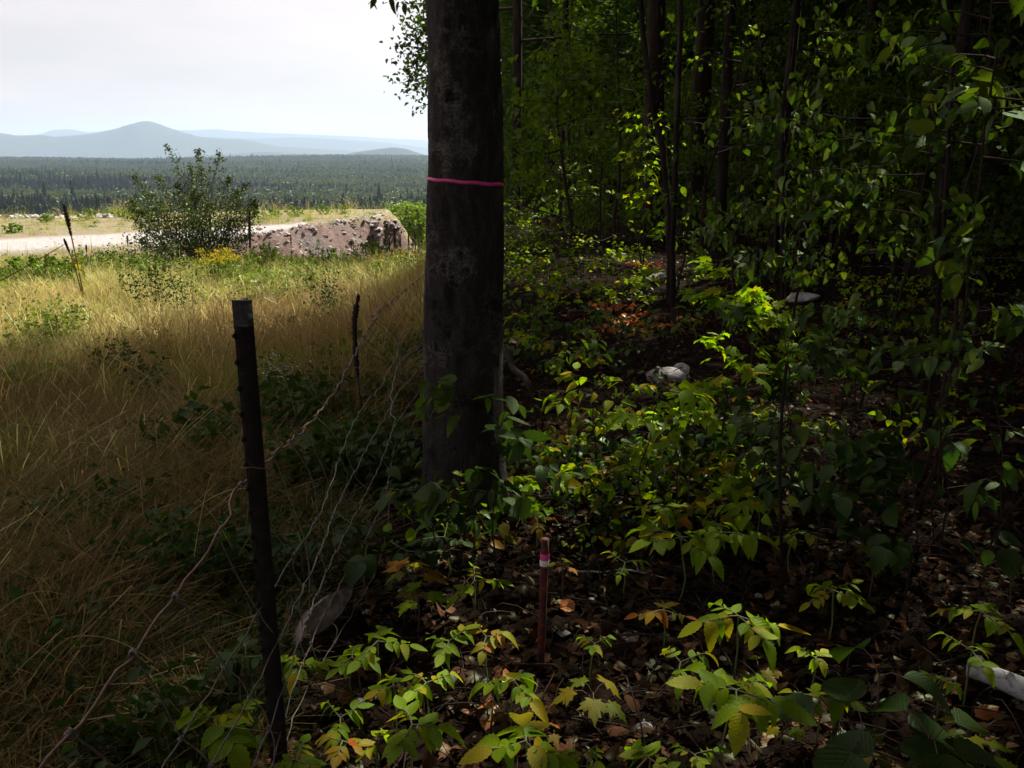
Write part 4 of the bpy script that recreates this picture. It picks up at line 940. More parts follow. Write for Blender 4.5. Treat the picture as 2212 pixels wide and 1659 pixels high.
stalk([at(182, 620, y=12.7), at(160, 570, y=12.7), at(138, 515, y=12.7)], .009, 'shorter thin stalk leaning beside the tall yellow-leaved mullein', spike=.3)
stalk([at(788, 930, y=5.0), at(776, 850, y=4.9), at(768, 770, y=4.85), at(765, 690, y=4.8), at(775, 636, y=4.75)], .008, 'dark shaggy dead mullein spike bending over behind the wire fence', spike=.62)
for (px, pb, pt, y, r_, sp, lab) in [(541, 578, 452, 23, .03, .7, 'tall dark pole-like dead stalk right of the poplar clump'), (456, 545, 455, 23, .025, .5, 'dark upright stalk in front of the poplar clump'), (590, 572, 560, 21, .012, .3, 'short dead stalk by the small leafy bush'),
        (277, 545, 508, 22, .02, .5, 'small dead stalk left of the poplar clump'), (188, 560, 528, 21, .02, .5, 'small dead stalk right of the tall mullein'), (630, 565, 506, 23, .018, .4, 'thin dead stalk before the brown quarry bank'), (383, 550, 480, 22.5, .02, .4, 'dim stalk showing in the middle of the poplar clump'),
        (853, 545, 489, 24, .03, .6, 'taller dead stalk among the stalks near the big trunk'), (866, 552, 505, 22, .02, .6, 'second dead stalk left of the big trunk'), (843, 555, 512, 22, .02, .6, 'thin dead stalk farthest left of its group'), (884, 550, 505, 23, .02, .6, 'dead stalk nearest the fence wire'),
        (898, 560, 500, 21, .018, .6, 'dead stalk tight against the left edge of the big trunk'), (760, 560, 520, 24, .015, .5, 'tiny dead stalk below the quarry bank'), (512, 505, 445, 40, .03, .4, 'hazy stalk behind the right side of the poplar clump')]:
    r_ *= .5
    stalk([at(px, pb, y=y), at(px - 1, (pb + pt) / 2, y=y), at(px - 2, pt, y=y)], r_, lab, spike=sp, group='dead stalks at the meadow edge')

def field_weed(px, py, y, h, r, n_st, n_leaf, label, top=None, mat='leaf_dark', size=.035, name='field_weed', cat='weed', topn=0, topmat='stem_brown', tops=.02, loose=.045):
    p = at(px, py, y=y) if py else Vector((0, 0, 0)); x = p.x; bz = float(G(x, y)); t = thing(name, label, cat, (x, y, bz)); st = []; P = []; T = []
    for k in range(n_st):
        a = k * 2.4; q = math.sqrt((k + .3) / n_st); e = np.array([math.cos(a) * r * q, math.sin(a) * r * q, h * rng.uniform(.7, 1.05)])
        w = stem_curve((0, 0, -.05), e, .14, 8); st.append(tube(w, np.linspace(.005, .002, 8), 4))
        m = n_leaf // n_st; u = rng.uniform(.1, 1, m); c = np.stack([np.interp(u * 7, np.arange(8), w[:, j]) for j in range(3)], 1); P.append(c + rng.normal(0, loose, (m, 3)))
        if topn: T.append(w[-1] + rng.normal(0, .05, (topn, 3)) * [1.2, 1.2, .8])
    v, f = join(st); link('stems', new_mesh('stems', v, f, M['stem_green']), t)
    P = np.concatenate(P); m = len(P); v, f = replicate(SIMP, P, np.stack([rng.normal(0, .7, m), rng.normal(0, .7, m), rng.uniform(0, 6, m)], 1), size * rng.uniform(.6, 1.3, m))
    link('foliage', new_mesh('foliage', v, f, M[mat]), t, kind='stuff')
    if topn:
        T = np.concatenate(T); m = len(T); v, f = replicate(SIMP, T, np.stack([rng.normal(.5, .7, m), rng.normal(0, .7, m), rng.uniform(0, 6, m)], 1), tops * rng.uniform(.6, 1.3, m))
        link('flowers', new_mesh('flowers', v, f, M[topmat]), t, kind='stuff')
    return t
field_weed(345, 700, 10.8, 1.05, .45, 13, 900, 'sparse dark weed with knobbly stems, tallest plant in the mid meadow', topn=14, topmat='leaf_dark', tops=.03, size=.045)
field_weed(395, 700, 10.4, .8, .3, 7, 350, 'slim sparse weed standing right of the knobbly dark weed', size=.04)
field_weed(712, 720, 9.4, .7, .2, 6, 380, 'dark thin weed between the steel post and the bent mullein spike', size=.045)
field_weed(690, 640, 13, .7, .3, 5, 220, 'loose weed with curved tops above the thin dark weed', topn=6, topmat='leaf_dark', tops=.03)
field_weed(318, 840, 5.8, .5, .13, 6, 260, 'short dark weed in the grass left of the steel post', size=.04)
field_weed(240, 800, 6.6, .45, .2, 6, 300, 'short leafy weed at the shadow edge of the meadow', size=.045)
field_weed(120, 760, 8.2, .55, .42, 16, 1700, 'round yellow green goldenrod bush in the left meadow', mat='leaf_weed', size=.045, topn=10, topmat='goldenrod', tops=.014)
field_weed(466, 600, 17.5, .75, .42, 12, 700, 'goldenrod in full yellow flower below the poplar clump', mat='leaf_weed', topn=34, topmat='goldenrod', tops=.04, size=.06)
field_weed(495, 590, 18.5, .7, .3, 8, 400, 'second yellow goldenrod right beside the largest one', mat='leaf_weed', topn=26, topmat='goldenrod', tops=.04, size=.06)
field_weed(868, 580, 17, .6, .5, 8, 400, 'small goldenrod patch near the big trunk', mat='leaf_weed', topn=14, topmat='goldenrod', tops=.035, size=.05)
field_weed(820, 575, 18, .6, .4, 8, 400, 'faint yellow goldenrod left of the small patch by the trunk', mat='leaf_weed', topn=12, topmat='goldenrod', tops=.03, size=.05)
field_weed(598, 825, 5.6, .38, .16, 9, 300, 'cluster of small white flowers just right of the steel post', mat='leaf_dark', topn=16, topmat='white_flower', tops=.014, size=.04)
field_weed(30, 860, 6.0, .25, .35, 10, 300, 'broad leaved green weed at the left edge of the shadow', mat='leaf_weed', size=.11)
field_weed(420, 940, 4.5, .3, .4, 12, 420, 'dark green leafy patch in the shade left of the steel post', mat='leaf_dark', size=.08)
field_weed(640, 860, 5.0, .35, .4, 12, 500, 'dark fernlike weed in the shade right of the steel post', mat='leaf_dark', size=.07)
field_weed(690, 980, 4.0, .3, .35, 12, 500, 'dark leafy weed in the shade behind the lower fence wires', mat='leaf_dark', size=.07)
field_weed(800, 1010, 3.9, .28, .3, 10, 400, 'dark leafy weed against the foot of the fence by the trunk', mat='leaf_dark', size=.07)
field_weed(470, 1180, 2.9, .3, .25, 10, 300, 'dark green weed close to the steel post in the near grass', mat='leaf_dark', size=.06)
for i, (px, py, y, h, r_, lab) in enumerate([(60, 700, 10.5, .35, .5, 'green weedy patch in the lit grass at the far left'), (255, 720, 9.6, .3, .45, 'green weedy patch left of the knobbly dark weed'), (480, 660, 12, .35, .6, 'green weedy patch above the steel post'), (600, 640, 13.5, .3, .6, 'green weedy patch right of the tip of the steel post'),
        (30, 790, 7.4, .3, .4, 'leafy green clump where the shade begins at the left edge'), (330, 770, 7.8, .28, .4, 'leafy green clump left of the tip of the steel post'), (640, 740, 8.4, .3, .4, 'dim leafy clump between the post and the bent spike'), (180, 1000, 3.4, .2, .3, 'dark leafy clump in the upper part of the near shade'), (330, 1080, 3.0, .2, .28, 'dark leafy clump left of the steel post in the near shade'), (90, 1250, 2.3, .16, .22, 'dark leafy clump in the near shade at the left edge'), (250, 1400, 1.95, .14, .2, 'dark leafy clump near the bottom of the shaded grass')]):
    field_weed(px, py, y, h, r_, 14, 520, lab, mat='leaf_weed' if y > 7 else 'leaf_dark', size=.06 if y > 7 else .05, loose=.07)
# long single straws: pale arching stems with light seed heads
def straw(p0, p1, p2, label, r=.0016, group='pale straws in the meadow grass'):
    p0, p1, p2 = map(np.array, (p0, p1, p2)); t = np.linspace(0, 1, 12)[:, None]
    w = (1 - t) ** 2 * p0 + 2 * t * (1 - t) * (2 * p1 - (p0 + p2) / 2) + t * t * p2; b = w[0].copy()
    o = link('straw', new_mesh('straw', *tube(w - b, np.linspace(r, r * .5, 12), 4), mat=M['grass_gold']), None, tuple(b), label=label, category='grass stem', group=group); return o
straw(at(0, 607, y=7.5), at(70, 568, y=7.6), at(136, 530, y=7.7), 'long pale straw rising to the tall mullein at the left edge', .006)
SLS = ['pale straw rising left to right in the middle of the dark grass', 'steep pale straw at the left side of the dark grass', 'straw bending left in the upper dark grass', 'straw leaning left beside the middle of the steel post', 'long nearly level straw low in the dark grass', 'long flat straw high in the dark grass near the left edge', 'upright thin straw in the upper dark grass',
       'upright straw left of the knotted fence wire', 'straw leaning left toward the knotted fence wire', 'short straw at the bottom left corner above the stone', 'flat straw low in the dark grass left of the fence', 'straw drooping down at the left edge', 'straw at the left where the shadow begins', 'straw at the edge of the shade left of the steel post', 'straw at the lower left edge of the picture', 'straw leaning left just right of the steel post']
for i, (px, py, dx, dy, y) in enumerate([(120, 1130, 180, -130, 2.4), (60, 1190, 90, -160, 2.3), (300, 1020, -160, -60, 2.8), (560, 1060, -160, 60, 2.6), (200, 1300, 260, 20, 2.0), (90, 960, 200, -20, 3.0), (240, 1000, 100, -120, 3.0), (420, 1200, 40, -180, 2.4), (500, 1180, -130, -140, 2.5), (60, 1480, 120, -110, 1.75), (330, 1430, -190, -50, 1.8), (20, 1040, 60, 120, 2.5), (180, 900, 110, -90, 3.6), (480, 860, 110, -60, 4.2), (0, 1320, 150, -30, 2.0), (640, 900, -60, -130, 4)]):
    straw(at(px, py, y=y), at(px + dx * .5, py + dy * .5 - 26, y=y * 1.02), at(px + dx, py + dy, y=y * 1.04), SLS[i], .0011)

# ================================================================== FENCE
def steel_post():
    y = 1.86; top = at(522, 648, y=y); x = top.x; h = top.z; t = thing('steel_post', 'dark studded steel fence post with a worn pale tip, in the near foreground', 'post', (x, y, 0))
    m = surf_mat('post_steel', [(0.3, (0.006, 0.0045, 0.004)), (0.6, (0.016, 0.011, 0.009)), (0.75, (0.05, 0.026, 0.016))], 40, .85, .6, .002, spec=.12)
    ti = surf_mat('post_tip', [(0.42, (0.012, 0.01, 0.009)), (0.54, (0.04, 0.035, 0.03)), (0.64, (0.2, 0.19, 0.17))], 26, .6, .4, .001)
    def sect(z0, z1, w=.0215, th=.0022):
        # rounded front plate with a web behind: an extruded T outline
        o = [(-w, -.002), (-w * .6, -.006), (0, -.0075), (w * .6, -.006), (w, -.002), (w, .003), (.004, .004), (.004, .032), (-.004, .032), (-.004, .004), (-w, .003)]
        n = len(o); zs = np.linspace(z0, z1, 14)
        V = np.array([[a, b, z] for z in zs for a, b in o]); F = [[k * n + i, k * n + (i + 1) % n, (k + 1) * n + (i + 1) % n, (k + 1) * n + i] for k in range(13) for i in range(n)]
        F.append(list(range(13 * n, 14 * n))); return V, F
    v, f = sect(-.25, h - .058); link('shaft', new_mesh('shaft', v, f, m, smooth=False), t)
    v, f = sect(h - .058, h, .0217); link('pale_tip', new_mesh('pale_tip', v, f, ti, smooth=False), t, label='worn pale painted tip of the steel post')
    sv, sf = rock(3, 1, (.0065, .008, .0075), .8); sm = new_mesh('stud', sv, sf, m)
    for k in range(20):
        link('stud', sm, t, (-.0205, -.004, .06 + k * (h - .14) / 19.0))
    # wire clip holding the fence
    c = tube([(-.03, .0, .90), (-.028, -.014, .905), (0, -.017, .908), (.026, -.012, .902), (.028, .012, .89), (0, .03, .896), (-.022, .028, .90), (-.034, .02, .915)], .0018, 6)
    link('wire_clip', new_mesh('wire_clip', *c, mat=M['rust']), t); return x, y
PXX, PXY = steel_post()
def fence():
    t = thing('wire_fence', 'rusty woven wire fence sagging from the steel post back to the big tree', 'fence', (-.62, PXY, 0))
    o = np.array([-.62, PXY, 0])
    def zx(i, y):
        base = [.85, .56, .44, .33, .22, .11][i]
        sag = (-.02 * math.sin((y - .6) * 2.2) if y < 2.05 else -.045 * math.sin(max(0, (y - 2.05)) / 1.6 * math.pi) * (y < 3.65)) * (1.5 if i == 0 else 1)
        tw = .0 if i == 0 else .03 * math.sin(y * 3 + i) + .03 * i * .6 * min(1, y / 3)
        z = base + sag + (.02 * math.sin(y * 2.3 + i * 1.7) if i else 0) - max(0, y - 4) * .07 * .9
        xx = -.60 - .012 * y - (.03 if y > 4 else 0) + tw + (-.03 * math.exp(-((y - 1.86) / .09) ** 2) if i == 0 else 0)
        return np.array([xx, y, z])
    ys0 = np.concatenate([np.arange(.62, 4.0, .042), np.arange(4.0, 13, .12)])
    def pt(i, y): 
        q = zx(i, y); q[2] = max(q[2], float(G(q[0], y)) + .04); return q
    for i in range(6):
        c = np.array([pt(i, y) for y in ys0]); n = len(c)
        cr = .0042 if i == 0 else .0032
        c[:, 2] += cr * np.where(np.arange(n) % 4 < 2, 1, -1) * rng.uniform(.5, 1.3, n); c[:, 0] += cr * rng.normal(0, .6, n)
        link('wire', new_mesh('wire', *tube(c - o, .0028 if i == 0 else .0019, 6), mat=M['rust'] if i == 0 else M['wire']), t)
    yk = np.concatenate([[.78, 1.02, 1.2, 1.42, 1.66, 1.9], np.arange(2.12, 4.3, .165), np.arange(4.35, 10.5, .24)])
    kv, kf = tube([(math.cos(a) * .0048, (a / 6.28 - 1.4) * .0038, math.sin(a) * .0048) for a in np.linspace(0, 17.6, 26)], .0019, 5); km = new_mesh('knot', kv, kf, M['wire_dark'])
    for y in yk:
        shear = .16 if y < 2.1 else min(.85, .05 + max(0, y - 2.3) * .7); sh = rng.uniform(.03, .1); bow = rng.uniform(-.05, .06)
        c = []; kn = []
        for i in range(6):
            yy = y + (shear if i else 0) + sh * i * .4 + rng.normal(0, .01); p = pt(i, yy); kn.append(p)
            if c: mid = (c[-1] + p) / 2 + [bow * .5, .2 * bow + .012, 0]; c.append(mid)
            c.append(p)
        c = np.array(c) - o; k = len(c); tt = np.linspace(0, k - 1, 26); w = np.stack([np.interp(tt, np.arange(k), c[:, j]) for j in range(3)], 1)
        w[1:-1] = (w[:-2] + w[1:-1] * 2 + w[2:]) / 4
        link('stay', new_mesh('stay', *tube(w, .0017, 5), mat=M['wire_dark']), t)
        for i, p in enumerate(kn):
            if y < 4.3 or i == 0:
                q = link('knot', km, t, tuple(p - o)); q.rotation_euler = (rng.uniform(-.4, .4), 0, rng.uniform(-.4, .4)); s_ = 1.15 if i == 0 else .8; q.scale = (s_,) * 3
fence()

# red survey stake with pink tape
def stake():
    y = 2.42; p = at(1166, 1430, y=y); q = at(1178, 1168, y=y); h = q.z
    t = thing('survey_stake', 'short rusty red pipe stake with a pink and white band near its top', 'stake', (p.x, y, float(G(p.x, y))))
    m = surf_mat('red_pipe', [(0.35, (0.018, 0.007, 0.005)), (0.5, (0.06, 0.014, 0.009)), (0.62, (0.13, 0.025, 0.015)), (0.72, (0.1, 0.045, 0.025))], 30, .8, .8, .004)
    dx = q.x - p.x; v, f = tube([(dx * k, 0, -.1 + (h + .1) * k) for k in np.linspace(0, 1, 14)], .0125, 20, .02); f = [list(a) for a in f] + [list(range(13 * 20, 14 * 20))]
    link('shaft', new_mesh('shaft', v, f, m), t)
    def band(z0, z1, mt, nm, rr):
        k0, k1 = (z0 + .0) / h, z1 / h; v, f = tube([(dx * k, 0, h * k) for k in np.linspace(k0, k1, 5)], [rr, rr * 1.03, rr, rr * 1.04, rr], 20, .03); link(nm, new_mesh(nm, v, f, mt), t)
    zt = at(1177, 1198, y=y).z; zb = at(1176, 1212, y=y).z; zc = at(1176, 1224, y=y).z
    band(zb, zt, TAPE, 'pink_band', .0142); band(zc, zb - .0005, surf_mat('white_band', [(0.4, (.5, .48, .46)), (.6, (.78, .76, .74))], 60, .6, .2, .001), 'white_band', .0139)
stake()

# ================================================================== FOREST FLOOR
def litter():
    dm = [new_mesh('l', *t_ovate(5, w=rng.uniform(.26, .4), fold=rng.uniform(-.9, .9), droop=rng.uniform(-.7, .8), serr=.05), mat=M['dead_leaf']) for _ in range(5)]
    dm += [new_mesh('l', *t_maple(rng.uniform(-.6, .9)), mat=M['dead_leaf']) for _ in range(3)]
    tw = [new_mesh('t', *tube(stem_curve((-.5, 0, 0), (.5, 0, .05), .2, 6), np.linspace(.012, .005, 6), 4), mat=M['twig']) for _ in range(4)]
    ch = [new_mesh('r', *rock(40 + i, 1, (1, .8, .5)), mat=M['rock_pale'], smooth=False) for i in range(2)]
    lib = make_lib('litter', dm + tw + ch)
    P = []
    for n, x0, x1, y0, y1 in ((13000, -.75, 3.4, .7, 4.2), (12000, -.8, 6, 4, 9), (12000, -.3, 11, 9, 20)):
        P.append(np.stack([rng.uniform(x0, x1, n), rng.uniform(y0, y1, n)], 1))
    P = np.concatenate(P); x, y = P[:, 0], P[:, 1]; k = (np.abs(x) < .66 * y + .6); x, y = x[k], y[k]; n = len(x)
    u = rng.uniform(0, 1, n); pick = np.where(u < .8, rng.integers(0, 8, n), np.where(u < .994, rng.integers(8, 12, n), rng.integers(12, 14, n)))
    s = rng.uniform(.022, .066, n); s = np.where((pick >= 8) & (pick < 12), rng.uniform(.04, .3, n), s); s = np.where(pick >= 12, rng.uniform(.008, .03, n), s)
    rot = np.stack([rng.normal(0, .5, n), rng.normal(0, .4, n), rng.uniform(0, 6.28, n)], 1); rot[(pick >= 8), :2] *= .25
    scatter('leaf_litter', lib, np.stack([x, y, G(x, y) + rng.uniform(.0, .025, n)], 1), rot, s, pick, kind='stuff', label='brown dead leaves and twigs covering the forest floor', category='leaf litter')
litter()
def copper_patch(px, py, r_, n, label):
    p = at(px, py); q = rng.normal(0, r_, (n, 2)); P = np.stack([q[:, 0], q[:, 1] * 1.3, 0 * q[:, 0]], 1); P[:, 2] = G(P[:, 0] + p.x, P[:, 1] + p.y) - p.z + .03
    v, f = replicate(t_ovate(4, .34, .5, .4), P, np.stack([rng.normal(.3, .5, n), rng.normal(0, .5, n), rng.uniform(0, 6.28, n)], 1), rng.uniform(.05, .09, n))
    link('copper_leaves', new_mesh('copper_leaves', v, f, M['dead_orange']), None, tuple(p), kind='stuff', label=label, category='dead leaves')
copper_patch(1370, 705, .22, 90, 'sunlit patch of copper red dead leaves right of the centre')
copper_patch(1330, 668, .16, 50, 'smaller copper leaf patch just above the main one')
copper_patch(1390, 578, .2, 40, 'orange leaves glowing beside the pale rock deep in the wood')
def floor_rock(px, py, w, label, s=(1, .8, .6), mat='rock_pale', seed=0, rot=(0, 0, 0), y=None, up=.3, name='rock', cat='rock'):
    p = at(px, py) if y is None else at(px, py, y=y); d = p.y * CP + (EYE - p.z) * SP; r = w / 1840 * d / 2
    o = link(name, new_mesh(name, *rock(seed + 200, 3, (r * s[0], r * s[1], r * s[2]), .45), mat=M[mat], smooth=False), None, (p.x, p.y, p.z + r * s[2] * up), label=label, category=cat); o.rotation_euler = rot; return o
floor_rock(1398, 1585, 52, 'small white stone among dead leaves at the bottom middle', (1, .8, .8), seed=1)
floor_rock(1440, 822, 95, 'white rock lying under the yellow green maple leaves', (1, .7, .5), seed=2)
floor_rock(1400, 845, 50, 'flat pale stone left of the white rock under the maple leaves', (1, .7, .3), seed=3)
floor_rock(1470, 815, 60, 'grey block at the right of the white rock under the maple leaves', (.9, .8, .8), seed=12)
floor_rock(1432, 606, 60, 'pale rock in the sunny spot at the foot of the leaning stem', (1, .8, .45), seed=4)
floor_rock(1340, 556, 40, 'white stone glinting in the sunlit herbs', (1, .8, .5), seed=5)
floor_rock(1110, 742, 34, 'tiny white stone right of the big trunk', (1, .8, .5), seed=6)
floor_rock(1730, 650, 95, 'dim flat grey rock behind the hanging beech leaves', (1, .6, .3), seed=7)
floor_rock(80, 1655, 95, 'grey brown stone in the grass at the bottom left corner', (1, .8, .6), 'rock_slab', seed=8)
floor_rock(1362, 1378, 55, 'flaky brownish stone right of the red stake', (1, .8, .35), 'rock_slab', seed=9)
floor_rock(1485, 1575, 50, 'pale chip of stone in the leaf litter right of the white stone', (1, .25, .3), seed=10, rot=(0, 0, .7))
floor_rock(1440, 1545, 30, 'small bluish stone above the white stone', (1, .7, .5), seed=11)
floor_rock(1262, 1212, 30, 'pale chip on the dark ground right above the white stick', (1, .8, .4), seed=13)
# leaning slab under the fence
a, b_, c_, d_ = [np.array(at(px, py, y=y)) for px, py, y in ((640, 1392, 2.45), (668, 1318, 2.55), (757, 1262, 2.72), (728, 1330, 2.6))]
ctr = (a + b_ + c_ + d_) / 4; nn = np.cross(c_ - a, b_ - d_); nn /= np.linalg.norm(nn); th = nn * .03
ring_ = [a, (a + b_) / 2 + [-.012, 0, 0], b_, (b_ * .6 + c_ * .4) + [0, 0, .012], c_, (c_ + d_) / 2 + [.008, 0, 0], d_, (a + d_) / 2 + [.01, 0, -.01]]
V = np.array([p + th for p in ring_] + [p - th for p in ring_] + [ctr + th * 1.2, ctr - th]) - ctr
F = [[i, (i + 1) % 8, 16] for i in range(8)] + [[8 + (i + 1) % 8, 8 + i, 17] for i in range(8)] + [[i, 8 + i, 8 + (i + 1) % 8] for i in range(8)] + [[i, 8 + (i + 1) % 8, (i + 1) % 8] for i in range(8)]
link('slab', new_mesh('slab', V, F, M['rock_slab'], smooth=False), None, tuple(ctr), label='flat brownish stone slab leaning in the dark under the fence wires', category='stone slab')
def floor_stick(pts, r, label, mat='twig', name='stick', cat='stick', lift=.02, side=None):
    P = [np.array(at(px, py) if y is None else at(px, py, y=y)) for px, py, y in pts]; b = P[0].copy(); w = np.array([p - b + [0, 0, lift] for p in P]); n = len(w)
    tt = np.linspace(0, n - 1, 12); w = np.stack([np.interp(tt, np.arange(n), w[:, j]) for j in range(3)], 1) + rng.normal(0, r * .35, (12, 3))
    parts = [tube(w, np.linspace(r, r * .55, 12), 7, .1)]
    if side: s = np.array(at(*side[1])) - b + [0, 0, .03]; parts.append(tube([w[side[0]], (w[side[0]] + s) / 2 + [0, 0, .01], s], [r * .6, r * .5, r * .3], 5))
    v, f = join(parts); return link(name, new_mesh(name, v, f, M[mat]), None, tuple(b), label=label, category=cat)
floor_stick([(1225, 1243, None), (1300, 1246, None), (1350, 1240, None), (1400, 1250, None), (1445, 1262, None)], .005, 'pale peeled stick lying right of the red stake', 'rock_pale', side=(7, (1372, 1228)))
floor_stick([(1500, 1285, None), (1560, 1288, None), (1650, 1295, None), (1740, 1300, None)], .004, 'thin twig between the two yellow green herbs')
floor_stick([(2060, 1450, None), (2000, 1455, None), (1900, 1455, None), (1840, 1450, None)], .005, 'thin dark twig pointing at the birch log')
floor_stick([(1490, 1560, None), (1560, 1525, None), (1640, 1510, None), (1680, 1500, None)], .005, 'brown twig behind the brightest herb')
floor_stick([(1830, 1240, None), (1900, 1250, None), (1990, 1275, None)], .004, 'brown twig in the dark right of the dim herb')
floor_stick([(1370, 1080, None), (1400, 1130, None), (1430, 1165, None)], .004, 'bent twig beside the large green herb')
floor_stick([(1085, 745, 4.4), (1110, 790, 4.2), (1160, 860, 3.9), (1175, 880, None)], .02, 'thick broken limb leaning beside the big trunk', 'bark', 'fallen_limb', 'limb', 0)
floor_stick([(1050, 1640, None), (1120, 1620, None), (1200, 1600, None), (1300, 1620, None)], .006, 'dark twig lying along the bottom edge')
floor_stick([(1390, 1500, None), (1415, 1520, None)], .004, 'short straw coloured splinter above the white stone', 'mullein_stem')
floor_stick([(2130, 1200, 3.0), (2170, 1130, 2.95), (2212, 1080, 2.9), (2230, 1050, 2.88)], .005, 'pale bare twig rising at the right edge')
# birch log
def birch_log():
    m, N, Lk = mat_new('birch_bark'); v = coord(N, Lk, 1.0, stretch=(4, 1.0, 4)); f = noise(N, Lk, v, 18, 6, .7); f2 = noise(N, Lk, coord(N, Lk, 1.0), 9, 4)
    c = ramp(N, Lk, f, [(0.36, (.05, .045, .04)), (.44, (.3, .3, .3)), (.7, (.46, .46, .47))]); c = mixc(N, Lk, ramp(N, Lk, f2, [(.6, (0, 0, 0)), (.68, (.8, .8, .8))]), c, (.08, .07, .06))
    p = N.new('ShaderNodeBsdfPrincipled'); o = N.new('ShaderNodeOutputMaterial'); Lk(c, p.inputs['Base Color']); p.inputs['Roughness'].default_value = .7; Lk(bumpn(N, Lk, f, .5, .004), p.inputs['Normal']); Lk(p.outputs[0], o.inputs['Surface'])
    P = [np.array(at(px, py, z=.035)) for px, py in ((2088, 1446), (2130, 1455), (2180, 1475), (2260, 1510), (2400, 1570))]; b = P[0].copy()
    t = thing('birch_log', 'fallen white birch log on the dark ground at the right edge', 'log', tuple(b)); w = np.array(P) - b
    v, f = tube(w, [.02, .03, .034, .036, .036], 12, .06); nn_ = len(w); f = [list(q) for q in f] + [list(range(11, -1, -1)), list(range((nn_ - 1) * 12, nn_ * 12))]
    link('trunk', new_mesh('trunk', v, f, m), t)
    link('peeling_bark', new_mesh('peeling_bark', *replicate(t_ovate(4, .5, .9, .3), [w[1] + [0, 0, .03]], [(0, .3, 1.2)], .06), mat=m), t)
birch_log()

# ---- single dead leaves that stand out
DL = [(1062, 1520, .085, 'dead_orange', 'large curled orange leaf on the ground in the bottom middle'), (1105, 1470, .06, 'dead_orange', 'rusty brown leaf hanging beside the bright herb'), (1335, 1380, .04, 'dead_leaf', 'pale brown leaf just right of the stake foot'), (1190, 1375, .05, 'dead_leaf', 'curled beige leaf at the foot of the stake'),
      (1800, 1405, .04, 'dead_orange', 'orange tan leaf on the dark ground right of the brightest herb'), (1370, 1610, .05, 'dead_orange', 'red brown leaf under the white stone'), (1310, 1590, .05, 'dead_leaf', 'brown leaf left of the white stone'), (1150, 1640, .06, 'dead_leaf', 'large brown leaf at the bottom edge'),
      (1490, 1630, .045, 'dead_leaf', 'tan leaf below the pale stone chip'), (1700, 1250, .035, 'dead_orange', 'small orange leaf above the dim herb'), (1820, 1262, .04, 'dead_orange', 'slim orange leaf right of the dim herb'), (1240, 1330, .06, 'dead_orange', 'drooping rusty leaf right behind the red stake'),
      (1390, 575, .12, 'dead_orange', 'glowing orange leaf lit by the sun deep in the wood'), (1460, 1105, .07, 'dead_orange', 'sunlit orange leaf behind the large green herb'), (2105, 1560, .06, 'dead_orange', 'red brown leaf standing up near the lower right corner')]
for i, (px, py, s, mt, lab) in enumerate(DL):
    p = at(px, py); o = link('dead_leaf', new_mesh('dead_leaf', *t_ovate(7, w=.33, fold=.5 if i % 2 else -.4, droop=.5, serr=.05), mat=M[mt]), None, (p.x, p.y, p.z + .02), label=lab, category='dead leaf'); o.scale = (s * 1.3,) * 3
    o.rotation_euler = (rng.uniform(-.1, .7), rng.uniform(-.5, .5), rng.uniform(0, 6))

